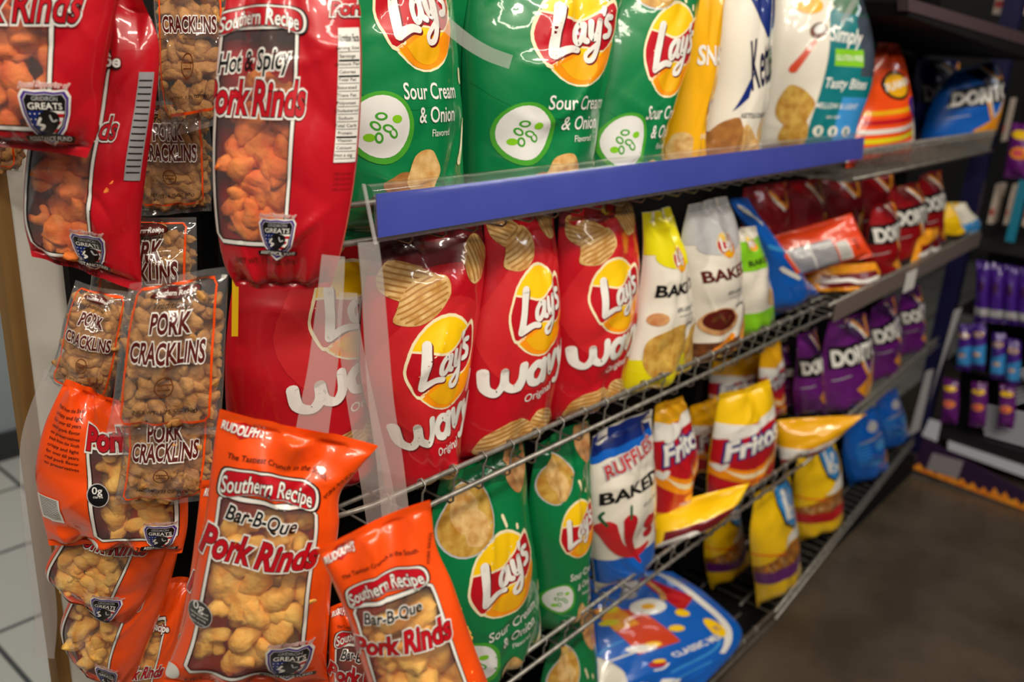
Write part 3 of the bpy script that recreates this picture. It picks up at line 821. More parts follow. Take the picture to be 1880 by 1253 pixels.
def mk_hot(x0, x1, side=True, bx=None):
    def art(A):
        wframe(A, x0, .30, x1, 1.50); s = (x1 - x0)
        A.frame((x0 + x1) / 2 - .46 * s / .74, .0, 1.0)
        c = (x0 + x1) / 2
        A.frame(); A.text('The Tastiest Crunch in the South.', c + .04, .10, .036, 'black', 4, .008, fit=.6, arc=.25); A.text('1.99', c + .2, .05, .05, 'maroon', 4)
        A.frame(c, .27, .86, part='logo')
        cap = [(-.36, .0), (-.33, -.07), (-.2, -.10), (0, -.115), (.2, -.10), (.33, -.07), (.38, .0), (.37, .085), (.3, .10), (.18, .055), (0, .035), (-.18, .055), (-.3, .10), (-.36, .085)]
        for g, e, cc, l in ((1.08, .012, 'black', 5), (1.03, .006, 'white', 6), (.97, .0, 'black', 7), (.94, -.004, 'red', 8)): A.poly([(a * g, b * (g + e * 8)) for a, b in cap], cc, l, smooth=3)
        A.text('Southern Recipe', 0, -.035, .12, 'white', 9, .012, fit=.66, outs=((.05, 'black'),), arc=.55)
        A.frame(); A.text('Hot & Spicy', c - .02, .475, .14, 'black', 6, .02, shear=.3, fit=.50, rot=-5, outs=((.09, 'white'),))
        A.text('Pork Rinds', c, .675, .24, 'red', 6, .03, shear=.15, fit=.68, outs=((.10, 'white'), (.055, 'black')))
        badge(A, bx if bx else x1 - .06, 1.44, .25)
        A.text('NET WT. 1.75 OZ. (50g)', .40, 1.60, .04, 'maroon', 4, .01, fit=.5)
        if side:
            A.text('Pork', .93, .22, .09, 'red', 6, .03, shear=.2, outs=((.14, 'white'), (.08, 'maroon')))
            A.rect(.845, .32, .985, 1.02, 'white', 3); A.text('Nutrition Facts', .915, .37, .05, 'black', 4, .02, fit=.13)
            for i, tx in enumerate(('Serving Size', 'Servings', 'Amount Per', 'Calories', 'Total Fat', 'Saturated', 'Trans Fat', 'Polyunsat', 'Cholesterol', 'Sodium', 'Total Carb', 'Protein', 'Vitamin', 'Calcium', 'Not a sig')):
                y = .42 + i * .04; A.text(tx, .905, y, .022, 'black', 4, .006); A.rect(.85, y + .018, .98, y + (.028 if i in (1, 3, 11) else .021), 'black', 4)
            for i in range(4): A.text('2 000 calorie diet', .915, 1.08 + i * .03, .015, 'maroon', 3, fit=.12)
    return art


def mk_badgeside(x1, hot, y1=1.38):
    """bag seen with its window to the left, emblem at the window's corner"""
    c = 'red'
    def art(A):
        wframe(A, .06, .30, x1, y1); A.text('Recipe', x1 - .08, .36, .1, 'white', 8, .03, fit=.32, outs=((.13, 'black'), (.10, 'red'), (.06, 'black')))
        A.text('Pork Rinds', x1 - .2, .72, .2, 'red', 6, .012, shear=.15, fit=.66, outs=((.09, 'white'), (.045, 'black')))
        badge(A, x1 - .03, y1 - .09, .27); A.text('NET WT. 1.75 OZ.', .4, y1 + .08, .035, 'black', 4, .01, fit=.4)
        if hot:
            A.rect(.86, .42, .97, 1.0, 'silver', 3)
            for i in range(15): A.rect(.868, .46 + i * .035, .962, .468 + i * .035, 'black', 4)
    return art


def art_orange_side(A):
    for i in range(10): A.text(('fresh from the South', 'crispy and light', 'for over 60 years', 'real pork flavor', 'no preservatives')[i % 5], .22, .16 + i * .05, .024, 'black', 3, .006, fit=.26, rot=4)
    A.rect(.03, .92, .20, 1.16, 'white', 3)
    for i in range(12): A.rect(.045, .935 + i * .017, .185, .942 + i * .017, 'black', 4)
    wframe(A, .42, .42, .94, 1.26); A.text('Pork', .58, .34, .16, 'red', 6, .045, shear=.15, fit=.32, outs=((.14, 'white'), (.08, 'maroon')))
    A.ell(.47, .82, .07, .09, 'grey', 5); A.ell(.47, .82, .064, .083, 'black', 6); A.text('0g', .465, .78, .05, 'white', 7, .01); A.text('carbs', .47, .83, .02, 'white', 7)
    badge(A, .84, 1.22, .2); A.ell(.38, 1.32, .05, .05, 'white', 4); A.text('NET WT. 1.75', .58, 1.36, .035, 'black', 4, .01)


def art_crack(A):
    p = [(.16, .06), (.86, .06), (.90, .10), (.90, 1.10), (.86, 1.14), (.16, 1.14), (.12, 1.10), (.12, .10)]
    A.stroke(p, .020, 'orange', 2, 0, closed=True)
    A.text('Traditional', .5, .20, .06, 'black', 4, .01, shear=.3)
    A.frame(.5, .12, 1); A.ell(0, 0, .24, .055, 'black', 3); A.ell(0, 0, .23, .048, 'maroon', 4); A.text('Southern Recipe', 0, 0, .045, 'white', 5, .015, fit=.38); A.frame()
    A.text('PORK', .5, .33, .19, 'maroon', 4, .03, fit=.36, outs=((.085, 'white'),)); A.text('CRACKLINS', .5, .55, .20, 'maroon', 4, .03, fit=.68, outs=((.085, 'white'),))
    A.text('AND CRACKLIN CURLS', .6, .645, .022, 'black', 4, .005)
    A.stroke([(.5 + .08 * math.cos(a), .82 + .08 * math.sin(a)) for a in [i * .6 for i in range(10)]], .012, 'brown', 3, closed=True); A.stroke([(.44, .80), (.56, .80)], .012, 'brown', 3); A.stroke([(.45, .84), (.55, .84)], .012, 'brown', 3); A.text('PACK', .5, .82, .03, 'brown', 4, .005)
    A.text('NET WT. 1.75 OZ. (50g)', .52, 1.03, .04, 'black', 4, .012, fit=.56)


def art_candy(A):
    A.ell(.5, .35, .36, .16, 'yellow', 2); A.ell(.5, .35, .28, .11, 'violet', 3); A.text('MIX', .5, .35, .1, 'white', 4, .03); A.poly([(0, .8), (1, .65), (1, 1.3), (0, 1.3)], 'sky', 2); A.ell(.5, .98, .25, .15, 'caramel', 3); A.ell(.6, .95, .1, .08, 'white', 4)


def art_candy_plain(A):
    A.rect(0, .1, 1, .2, 'violet', 2); A.rect(0, 1.15, 1, 1.35, 'grey', 2); A.ell(.5, .6, .2, .3, 'dpurple', 2)


def art_candy_gold(A):
    A.ell(.5, .3, .4, .18, 'yellow', 2); A.ell(.5, .8, .35, .25, 'gold', 2); A.ell(.45, .8, .2, .14, 'pink', 3); A.poly([(0, 1.05), (1, .95), (1, 1.3), (0, 1.3)], 'purple', 2)

# ================================================================ THE SETTING
def plane_obj(name, verts, faces, m, label=None):
    o = mesh_obj(name, verts, faces, m, None, None, False); o['kind'] = 'structure'
    if label: o['label'] = label
    return o


def struct(name, mb, m):
    o = mb.build(name, m); o['kind'] = 'structure'; return o


CONC = mat('dark_concrete', (66, 57, 47), rough=.30, noise=(88, 78, 66), nscale=5., bump=.12, bscale=30., spec=.45)
TILE = bpy.data.materials.new('floor_tile'); TILE.use_nodes = True
_nt = TILE.node_tree; _b = _nt.nodes['Principled BSDF']; _br = _nt.nodes.new('ShaderNodeTexBrick'); _tc = _nt.nodes.new('ShaderNodeTexCoord'); _mp = _nt.nodes.new('ShaderNodeMapping')
_mp.inputs['Rotation'].default_value = (0, 0, .0); _mp.inputs['Location'].default_value = (.12, .05, 0)
_nt.links.new(_tc.outputs['Object'], _mp.inputs[0]); _nt.links.new(_mp.outputs[0], _br.inputs['Vector'])
_br.offset = 0; _br.inputs['Scale'].default_value = 1; _br.inputs['Brick Width'].default_value = .33; _br.inputs['Row Height'].default_value = .33; _br.inputs['Mortar Size'].default_value = .006
_br.inputs['Color1'].default_value = srgb((176, 172, 160)); _br.inputs['Color2'].default_value = srgb((164, 162, 152)); _br.inputs['Mortar'].default_value = srgb((60, 60, 58))
_nt.links.new(_br.outputs['Color'], _b.inputs['Base Color']); _b.inputs['Roughness'].default_value = .4
plane_obj('floor', [(-3, -3.2, 0), (7, -3.2, 0), (7, .98, 0), (-3, .98, 0)], [(0, 1, 2, 3)], CONC, 'dark brown concrete floor')
plane_obj('floor_behind', [(-3, .98, 0), (7, .98, 0), (7, 3.2, 0), (-3, 3.2, 0)], [(0, 1, 2, 3)], TILE, 'pale square floor tiles behind the shelving')
struct('wall_back', MB().box((-3, 2.8, 0), (7, 2.9, 3.1)), mat('grey_blue_wall', (150, 156, 158), rough=.6, noise=(140, 148, 152), nscale=4.))
struct('baseboard_back', MB().box((-3, 2.785, 0), (7, 2.80, .09)), mat('dark_baseboard', (40, 42, 44), rough=.6))
struct('wall_right', MB().box((6.9, -3.2, 0), (7, 3.2, 3.1)), mat('dim_wall', (60, 58, 56), rough=.8))

PLY = mat('raw_plywood', (150, 112, 58), rough=.7, noise=(118, 84, 40), nscale=40., wood=True)
LAM = mat('white_laminate', (226, 223, 214), rough=.45, noise=(218, 215, 205), nscale=8.)
BLK = mat('black_board', (7, 7, 8), rough=.8, noise=(12, 11, 11), nscale=20., spec=.2)
t = empty('back_board', (1.6, .95, 0), 'white laminate board with raw plywood edge standing behind the hanging bags', 'board')
MB().box((.345, .95, 0), (3.0, .972, 2.1)).build('panel', LAM, t, pofs=(1.6, .95, 0))
MB().box((.330, .949, 0), (.3448, .973, 2.1)).build('raw_edge', PLY, t, pofs=(1.6, .95, 0))
t = empty('gondola_back', (1.6, .93, 0), 'black backing of the shelving behind the rows of chip bags', 'shelf back')
MB().box((.388, .935, .0), (3.1, .949, 2.1)).build('backing', BLK, t, pofs=(1.6, .93, 0))
for x in (.56, 1.765, 2.93): MB().box((x - .018, .90, 0), (x + .018, .934, 2.1)).build('upright', BLK, t, pofs=(1.6, .93, 0))
t = empty('shelf_base', (1.6, .8, 0), 'black kick base under the lowest wire shelf', 'shelf base')
MB().box((.55, .70, 0), (3.0, .895, .07)).build('plinth', BLK, t, pofs=(1.6, .8, 0))

S = .632
X0, XB = .815 * S, 2.76 * S


def yline(x, ye, x0, x1): return S + (ye - S) * max(0, (x - x0) / (x1 - x0))


def wire_shelf(label, x0, x1, zl, lip, pitch, ye=S, yb=.895, rl=.0032, rw=.0014, corner=False, hook=.016, dy=0., group='wire shelves of the chip shelving'):
    """wire shelf: front rails, lip wires, deck wires and runners"""
    o = ((x0 + x1) / 2, S, zl)
    t = empty('wire_shelf', o, label, 'wire shelf', group)
    y = lambda x: yline(x, ye, x0, x1) + dy
    zt = zl + lip
    if lip > 0:
        p = [(x0, y(x0), zt), (x1, y(x1), zt)]
        if corner: p = [(x0 - .004, y(x0) + .10, zt - .028), (x0 - .006, y(x0) + .05, zt - .02), (x0, y(x0) + .018, zt - .008), (x0 + .014, y(x0) + .003, zt)] + [(x0 + .03, y(x0), zt)] + p[1:]
        MB().tube(p, rl, 8).build('top_rail', WIRE, t, True, pofs=o)
    MB().tube([(x0 + (.06 if corner else 0), y(x0) - .004, zl), (x1, y(x1) - .004, zl)], rl, 8).build('lower_rail', WIRE, t, True, pofs=o)
    m = MB(); n = int((x1 - x0) / pitch)
    for i in range(1, n):
        x = x0 + i * pitch; yy = y(x)
        if lip > 0:
            m.tube([(x, yy + .007, zt - .010), (x, yy + .006, zt + .002), (x, yy + .001, zt + .0052), (x, yy - .0048, zt + .002), (x, yy - .0055, zt - .005), (x, yy - .001, zt - .012), (x, yy - .0005, zl - hook + .004), (x, yy + .004, zl - hook), (x, yb, zl - hook)], rw, 6)
        else:
            m.tube([(x, yy, zl + .006), (x, yy, zl - hook), (x, yb, zl - hook)], rw, 5)
    m.build('deck_wires', WIRE, t, True, pofs=o)
    m = MB()
    for f in (.35, .75): m.tube([(x0 + .02, y(x0) + (yb - S) * f, zl - hook - .0045), (x1 - .01, y(x1) + (yb - S) * f - .02, zl - hook - .0045)], rl * .9, 6)
    m.build('runners', WIRE, t, True, pofs=o)
    return t


Z1, Z2, Z3, Z4 = CZ - .190, CZ - .789 * S, CZ - 1.325 * S, CZ - 1.955 * S
wire_shelf('topmost wire shelf in the near bay, behind the blue label strip', X0, XB, Z1, .035, .048, hook=.012, dy=.019)
wire_shelf('second wire shelf of the near bay, holding the red wavy chip bags', X0, XB, Z2, .029, .050, corner=True)
wire_shelf('third wire shelf of the near bay, holding green and yellow chip bags', X0, XB, Z3, .026, .050)
wire_shelf('lowest wire shelf of the near bay, holding the blue variety pack', X0, XB, Z4, .024, .06, hook=.008)
B1z, B2z, B3z, B4z = CZ - .222, CZ - .79 * S, CZ - 1.33 * S, CZ - 1.955 * S
wire_shelf('fine wire basket shelf at the far end, holding the blue tortilla chip bags', XB + .01, 4.42 * S, B1z, .052, .014, hook=.008, rl=.0025)
wire_shelf('far bay wire shelf behind the brown price rail, below dark red bags', XB + .01, 3.0, B2z, .02, .04, ye=.657)
wire_shelf('far bay wire shelf under the purple tortilla chip bags', XB + .01, 2.92, B3z, .024, .04, ye=.69)
wire_shelf('lowest far bay wire shelf under the yellow and blue bags', XB + .01, 3.04, B4z, .018, .04, ye=.727)

# label strip along the top shelf
t = empty('label_strip', (1.1, S - .02, Z1), 'long blue label strip in a clear holder along the top shelf front', 'label strip')
o3 = (1.1, S - .02, Z1)
BLU = mat('blue_label_card', (34, 60, 168), rough=.32, coat=.5, noise=(42, 66, 174), nscale=14.)
za, zb = CZ - .291 * S, CZ - .219 * S
xa, xb = .846 * S, 2.797 * S
MB().hexa([(xa + .006, S - .0105, za + .002), (xb, S - .0105, za + .002), (xb, S - .0075, zb - .003), (xa + .006, S - .0075, zb - .003)], (0, .0015, 0)).build('blue_card', BLU, t, pofs=o3)
prof = [(S - .0125, za - .002), (S - .010, zb), (S - .004, zb + .005), (S + .004, zb + .005), (S + .010, zb), (S + .012, zb - .012)]
m = MB(); n_ = len(prof)
vv = [(xa, a, b) for a, b in prof] + [(xb, a, b) for a, b in prof]
m.add(vv, [(i, i + 1, n_ + i + 1, n_ + i) for i in range(n_ - 1)])
m.build('clear_holder', clear_mat('clear_holder_plastic', .04, tint=(230, 215, 235), bump=.02, rough=.12), t, True, pofs=o3)  # lavender haze tint paints in the sheen of reflected light
MB().hexa([(xa - .0005, S - .013, za - .003), (xa + .003, S - .013, za - .003), (xa + .003, S + .004, zb + .005), (xa - .0005, S + .004, zb + .005)], (0, .002, 0)).build('end_edge', clear_mat('clear_edge', .25, bump=.02), t, pofs=o3)
# brown price rail of the far bay
t = empty('price_rail', (2.3, .64, B2z), 'grey brown price rail along the far bay below the dark red bags', 'price rail')
xr0, xr1 = XB + .012, 2.92
rail_ = MB().hexa([(xr0, S - .016, B2z - .012), (xr1, .636, B2z - .012), (xr1, .636, B2z + .026), (xr0, S - .016, B2z + .026)], (0, .003, 0)).build('rail', mat('brown_rail', (106, 94, 90), rough=.45), t, pofs=(2.3, .64, B2z))
xq = P(1650, 530, Y=.64)[0]
MB().hexa([(xq - .03, .619, B2z - .03), (xq + .05, .620, B2z - .03), (xq + .05, .620, B2z + .02), (xq - .03, .619, B2z + .02)], (0, .001, 0)).build('price_tag', mat('white_card', (214, 212, 208), rough=.5), rail_, pofs=(2.3, .64, B2z))

# ================================================================ BAGS ON THE SHELVES
def chips(name_, label, rows, base, art, **k): return bag(name_, label, 'chip bag', rows, base, art, **k)


LO = dict(nu=16, nv=22)
G1 = 'green sour cream chip bags on the top shelf'
D1 = Z1 - .009
chips('potato_chip_bag', 'green sour cream chip bag leftmost on the top shelf, beside the red rind bag',
      [(560, -170, 790, -190), (600, -60, 815, -70), (608, 60, 835, 50), (612, 200, 846, 190), (615, 340, 850, 325)], 'green', art_sour, Y=.685, t=.042, deck=D1, group=G1, seed=3, H=1.42, q=1.35, ay=-.23)
chips('potato_chip_bag', 'green sour cream and onion chip bag, second from the left on the top shelf',
      [(890, -130, 1152, -150), (862, -30, 1146, -40), (850, 70, 1130, 50), (848, 190, 1110, 170), (850, 325, 1085, 300)], 'green', art_sour, Y=.69, t=.055, deck=D1, group=G1, seed=8, H=1.42, q=1.3, wr=.005, ax=.08, ay=-.14)
chips('potato_chip_bag', 'green sour cream and onion chip bag third along the top shelf, beside the yellow bag',
      [(1115, -120, 1308, -135), (1095, -30, 1294, -40), (1080, 60, 1275, 50), (1070, 180, 1245, 160), (1060, 305, 1213, 286)], 'green', art_sour, Y=.69, t=.05, deck=D1, group=G1, seed=5, H=1.42, ay=-.05)
chips('potato_chip_bag', 'dark green chip bag in shade behind the first two green top shelf bags',
      [(800, -170, 980, -180), (805, 0, 985, -10), (805, 150, 980, 140), (805, 300, 970, 290)], 'green', art_sour, Y=.84, t=.035, deck=D1, seed=6, H=1.42, nu=20, nv=28)
chips('snack_bag', 'yellow snack bag between the green chip bags and the cream bag on the top shelf',
      [(1258, -150, 1345, -160), (1246, -20, 1330, -25), (1236, 100, 1322, 90), (1224, 200, 1308, 190), (1208, 300, 1284, 280)], 'amber', art_yellow_snack, neighbour=False, Y=.69, t=.04, deck=D1, seed=7, H=1.5)
chips('potato_chip_bag', 'cream and navy kettle chip bag beside the yellow bag on the top shelf',
      [(1330, -130, 1430, -140), (1318, 0, 1422, -5), (1308, 90, 1418, 85), (1298, 180, 1410, 170), (1280, 285, 1392, 268)], 'ivory', art_kettle, ax=-.14, ay=-.08, Y=.69, t=.045, deck=D1, seed=9, H=1.45, wr=.004)
chips('potato_chip_bag', 'white and teal chip bag with a wooden spoon picture on the top shelf',
      [(1440, -90, 1540, -95), (1420, -10, 1580, -10), (1402, 80, 1602, 80), (1392, 165, 1598, 160), (1380, 270, 1566, 248)], 'ivory', art_simply, ay=-.10, Y=.69, t=.055, deck=D1, seed=11, H=1.4, wr=.003)
chips('corn_chip_bag', 'red and yellow striped corn chip bag standing in the wire basket',
      [(1612, 92, 1650, 66), (1592, 140, 1664, 125), (1584, 200, 1674, 190), (1560, 275, 1678, 258)], 'orange', art_flamin, Y=.70, t=.045, deck=B1z - .0055, seed=12, H=1.5, **LO)
chips('tortilla_chip_bag', 'bright blue tortilla chip bag leaning left in the wire basket at the far end',
      [(1752, 128, 1828, 112), (1722, 170, 1842, 150), (1700, 215, 1838, 205), (1690, 262, 1815, 250)], 'blue', mk_doritos('blue', 'navy'), upright=False, Y=.70, t=.05, deck=B1z - .0055, seed=13, H=1.3, **LO)
chips('tortilla_chip_bag', 'dark blue tortilla chip bag behind the leaning bright blue one in the basket',
      [(1680, 120, 1760, 100), (1675, 170, 1765, 160), (1672, 260, 1760, 240)], 'dblue', mk_doritos('dblue', 'navy'), Y=.80, t=.04, deck=B1z - .0055, seed=14, H=1.3, **LO)

# second shelf
D2 = Z2 - .0135
G2 = 'red wavy chip bags on the second shelf'
chips('potato_chip_bag', 'red wavy chip bag leftmost on the second shelf, behind the clear hanger strips',
      [(440, 430, 700, 420), (425, 520, 715, 510), (412, 640, 715, 640), (415, 760, 710, 770), (430, 900, 700, 920)], 'red', art_wavy, Y=.745, t=.045, deck=D2, group=G2, seed=21, H=1.5, ax=.18, ay=-.28)
chips('potato_chip_bag', 'red wavy chip bag just right of the clear hanger strips, second shelf',
      [(700, 420, 878, 408), (672, 500, 890, 490), (662, 590, 874, 590), (664, 700, 853, 710), (690, 820, 838, 830), (712, 930, 822, 925)], 'red', art_wavy, Y=.69, t=.05, deck=D2, group=G2, seed=22, H=1.5, q=1.1)
chips('potato_chip_bag', 'red wavy chip bag second from the left in front on the second shelf',
      [(890, 392, 1012, 372), (880, 470, 1022, 460), (862, 580, 1027, 570), (842, 690, 1020, 680), (830, 790, 1004, 770), (838, 860, 985, 830)], 'red', art_wavy, Y=.692, t=.052, deck=D2, group=G2, seed=23, H=1.46, q=1.1, ay=-.14)
chips('potato_chip_bag', 'red wavy chip bag next to the yellow topped baked chips on the second shelf',
      [(1030, 390, 1160, 365), (1018, 450, 1171, 440), (1012, 560, 1172, 540), (1005, 670, 1150, 650), (1000, 770, 1118, 745), (1010, 820, 1100, 790)], 'red', art_wavy, Y=.688, t=.048, deck=D2, group=G2, seed=24, H=1.5, q=1.1, ay=-.1)
chips('potato_chip_bag', 'white baked potato chip bag with a yellow top on the second shelf',
      [(1160, 400, 1232, 375), (1152, 460, 1252, 445), (1140, 550, 1270, 540), (1125, 650, 1268, 630), (1110, 760, 1246, 712)], 'ivory', mk_baked('acid', 'acid', False), Y=.676, t=.042, deck=D2, seed=25, H=1.5)
chips('potato_chip_bag', 'cream baked potato chip bag with a grey top and a dark bowl picture, second shelf',
      [(1260, 375, 1335, 362), (1250, 440, 1358, 425), (1245, 530, 1364, 510), (1242, 600, 1360, 585), (1240, 680, 1335, 640)], 'ivory', mk_baked('grey', 'grey', True), Y=.676, t=.042, deck=D2, seed=26, H=1.5)
chips('potato_chip_bag', 'green and cream chip bag squeezed between the cream baked bag and the blue one',
      [(1345, 425, 1385, 415), (1340, 480, 1408, 470), (1338, 550, 1420, 540), (1340, 640, 1408, 612)], 'ivory', art_greencream, Y=.70, t=.035, deck=D2, seed=27, H=1.5, **LO)
chips('snack_bag', 'blue chip bag slumped behind the red orange bag at the end of the near bay',
      [(1338, 368, 1368, 362), (1362, 440, 1420, 430), (1390, 510, 1470, 500), (1400, 600, 1505, 560)], 'blue', art_blueside, upright=False, Y=.72, t=.035, deck=D2, seed=28, H=1.6, **LO)
chips('tortilla_chip_bag', 'red orange bag lying back side out on the orange bag on the second shelf',
      [(1402, 440, 1562, 392), (1420, 475, 1582, 432), (1440, 515, 1602, 470)], 'redorange', art_back, Y=.70, t=.03, seed=29, H=.95, yaw=48, lean=14, fit=False, **LO)
chips('cheese_snack_bag', 'orange snack bag with a white stripe lying under the red orange bag',
      [(1485, 500, 1600, 470), (1475, 535, 1615, 495), (1470, 590, 1612, 525)], 'orangechip', art_cheese, Y=.675, t=.04, deck=D2, seed=30, H=.9, **LO)
GD = 'dark red tortilla chip bags in the far bay'
for i, (r, yy, lab) in enumerate((
        ([(1580, 385, 1640, 365), (1578, 430, 1652, 415), (1590, 530, 1640, 500)], .70, 'dark red tortilla chip bag touching the red orange lying bag'),
        ([(1632, 350, 1690, 330), (1622, 400, 1702, 385), (1620, 510, 1682, 480)], .71, 'dark red tortilla chip bag in the middle of the far bay, above the price tag'),
        ([(1686, 325, 1728, 310), (1680, 380, 1735, 370), (1676, 480, 1722, 455)], .74, 'dark red tortilla chip bag next to the yellow and teal bag'))):
    chips('tortilla_chip_bag', lab, r, 'dred', mk_doritos('dred', 'wine'), Y=yy, t=.045, deck=B2z - .0135, group=GD, seed=31 + i, H=1.35, **LO)
GR = 'dark red bags in the back row of the second shelf'
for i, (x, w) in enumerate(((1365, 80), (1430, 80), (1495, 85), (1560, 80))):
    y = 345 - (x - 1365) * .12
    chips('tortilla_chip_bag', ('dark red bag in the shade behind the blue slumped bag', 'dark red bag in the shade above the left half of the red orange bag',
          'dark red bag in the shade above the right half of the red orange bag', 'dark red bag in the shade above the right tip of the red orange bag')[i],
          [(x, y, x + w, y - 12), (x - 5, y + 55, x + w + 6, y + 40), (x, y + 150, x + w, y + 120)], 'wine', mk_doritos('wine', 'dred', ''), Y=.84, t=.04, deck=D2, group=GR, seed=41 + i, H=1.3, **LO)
chips('snack_bag', 'yellow, white and teal bag at the second shelf end by the navy post',
      [(1722, 368, 1770, 378), (1706, 400, 1800, 405), (1712, 430, 1798, 418), (1730, 468, 1772, 440)], 'yellow', art_teal_top, Y=.70, t=.03, seed=46, H=1.2, deck=B2z - .0135, **LO)
chips('snack_bag', 'orange bag wedged before the dark red bags, above the price rail',
      [(1690, 425, 1720, 418), (1680, 455, 1728, 448), (1668, 495, 1705, 478)], 'orangechip', art_cheese, Y=.675, t=.02, seed=47, H=1.0, deck=B2z - .0135, **LO)

# third shelf
D3 = Z3 - .0135
G3 = 'green sour cream chip bags on the lower shelves'
chips('potato_chip_bag', 'green sour cream chip bag left on the third shelf, behind the orange rind bag',
      [(812, 850, 962, 830), (795, 920, 968, 905), (780, 1010, 982, 1000), (775, 1110, 990, 1090), (780, 1210, 985, 1190), (800, 1300, 970, 1260)], 'green', art_sour, Y=.674, t=.05, deck=D3, group=G3, seed=51, H=1.48)
chips('potato_chip_bag', 'green sour cream chip bag beside the white baked ruffled chips, third shelf',
      [(985, 800, 1078, 785), (975, 860, 1085, 850), (968, 950, 1086, 940), (965, 1040, 1083, 1030), (975, 1180, 1062, 1135)], 'green', art_sour, Y=.676, t=.045, deck=D3, group=G3, seed=52, H=1.5)
chips('potato_chip_bag', 'white baked ruffled chip bag with red chili peppers and a blue top, third shelf',
      [(1088, 790, 1192, 762), (1080, 850, 1202, 840), (1078, 930, 1203, 920), (1080, 1010, 1202, 990), (1095, 1090, 1178, 1050)], 'ivory', art_ruffles, Y=.676, t=.045, deck=D3, seed=53, H=1.5, ay=-.14, ax=-.04)
GF = 'yellow corn chip bags on the third shelf'
chips('corn_chip_bag', 'yellow and red corn chip bag touching the white baked bag on the third shelf',
      [(1205, 745, 1250, 728), (1198, 800, 1274, 780), (1192, 860, 1280, 845), (1188, 960, 1262, 915)], 'amber', art_fritos, Y=.70, t=.04, deck=D3, group=GF, seed=54, H=1.5, ay=-.18)
chips('corn_chip_bag', 'yellow corn chip bag half hidden between the two front corn chip bags',
      [(1270, 745, 1315, 730), (1264, 800, 1330, 790), (1262, 900, 1325, 880)], 'amber', art_fritos, Y=.78, t=.035, deck=D3, group=GF, seed=55, H=1.5, **LO)
chips('corn_chip_bag', 'yellow and red corn chip bag with folded top, largest upright on third shelf',
      [(1322, 722, 1415, 700), (1312, 775, 1425, 765), (1303, 830, 1424, 815), (1298, 870, 1416, 850), (1300, 935, 1400, 885)], 'yellow', art_fritos, Y=.675, t=.042, deck=D3, group=GF, seed=56, H=1.35)
chips('corn_chip_bag', 'yellow corn chip bag in the back row above the folded top of the largest one',
      [(1308, 668, 1400, 645), (1300, 715, 1428, 690), (1305, 800, 1420, 780)], 'amber', art_fritos, Y=.83, t=.035, deck=D3, group=GF, seed=57, H=1.5, **LO)
chips('corn_chip_bag', 'yellow corn chip bag in the back row just left of the purple bags',
      [(1395, 640, 1432, 625), (1392, 690, 1440, 675), (1395, 780, 1435, 760)], 'amber', art_fritos, Y=.80, t=.03, deck=D3, group=GF, seed=58, H=1.5, **LO)
chips('corn_chip_bag', 'bright yellow bag lying on its side at the front of the third shelf',
      [(1202, 935, 1376, 886), (1194, 972, 1350, 925), (1194, 1012, 1285, 972)], 'yellow', art_cheese, Y=.658, t=.05, seed=59, H=.6, fit=False, yaw=35, lean=20, **LO)
chips('corn_chip_bag', 'yellow corn chip bag lying across the far bay shelf, its tip pointing right',
      [(1428, 772, 1590, 760), (1428, 805, 1560, 785), (1434, 850, 1500, 835)], 'amber', art_fritos, Y=.652, t=.03, seed=60, H=.6, fit=False, yaw=45, lean=10, **LO)
GP = 'purple tortilla chip bags in the far bay'
for i, (r, yy, lab) in enumerate((
        ([(1420, 640, 1446, 632), (1418, 700, 1450, 690), (1422, 780, 1448, 765)], .82, 'purple tortilla chip bag leftmost, mostly hidden behind the lying yellow bag'),
        ([(1444, 622, 1500, 605), (1438, 690, 1508, 675), (1442, 775, 1502, 755)], .76, 'purple tortilla chip bag in the dark, second from the left'),
        ([(1520, 596, 1592, 570), (1506, 660, 1603, 640), (1502, 720, 1600, 700), (1512, 775, 1580, 750)], .69, 'purple tortilla chip bag, largest and nearest, under the price rail'),
        ([(1598, 560, 1645, 545), (1592, 620, 1656, 600), (1592, 735, 1640, 705)], .72, 'purple tortilla chip bag third from the left, under the price tag'),
        ([(1650, 540, 1688, 522), (1645, 590, 1700, 575), (1645, 690, 1688, 650)], .74, 'purple tortilla chip bag nearest the navy post'))):
    chips('tortilla_chip_bag', lab, r, 'purple', mk_doritos('purple', 'dpurple'), Y=yy, t=.045, deck=B3z - .0135, group=GP, seed=61 + i, H=1.45, **LO)

# lowest shelf
D4 = Z4 - .0055
chips('potato_chip_bag', 'green sour cream chip bag on the lowest shelf at the bottom edge of the photo',
      [(1015, 1148, 1085, 1135), (1002, 1195, 1095, 1185), (990, 1270, 1100, 1260), (985, 1390, 1095, 1370)], 'green', art_sour, Y=.676, t=.045, deck=D4, group=G3, seed=71, H=1.45)
chips('variety_pack', 'blue variety pack of small chip bags lying on the lowest wire shelf',
      [(1078, 1044, 1232, 1052), (1085, 1110, 1296, 1092), (1092, 1180, 1362, 1165), (1100, 1270, 1282, 1270)], 'blue', art_classic, ax=-.10, wmax=.6, Y=.668, t=.024, seed=72, H=1.42, lean=50, fit=False, wr=.003)
GK = 'yellow corn snack bags with a see through picture band on the lowest shelf'
chips('corn_snack_bag', 'purple and yellow corn snack bag standing back in the shade on the lowest shelf',
      [(1306, 905, 1350, 895), (1296, 960, 1362, 950), (1290, 1030, 1378, 1022), (1312, 1110, 1368, 1095)], 'yellow', mk_corn('purple'), ay=-.08, Y=.80, t=.04, deck=D4, group=GK, seed=73, H=1.6, **LO)
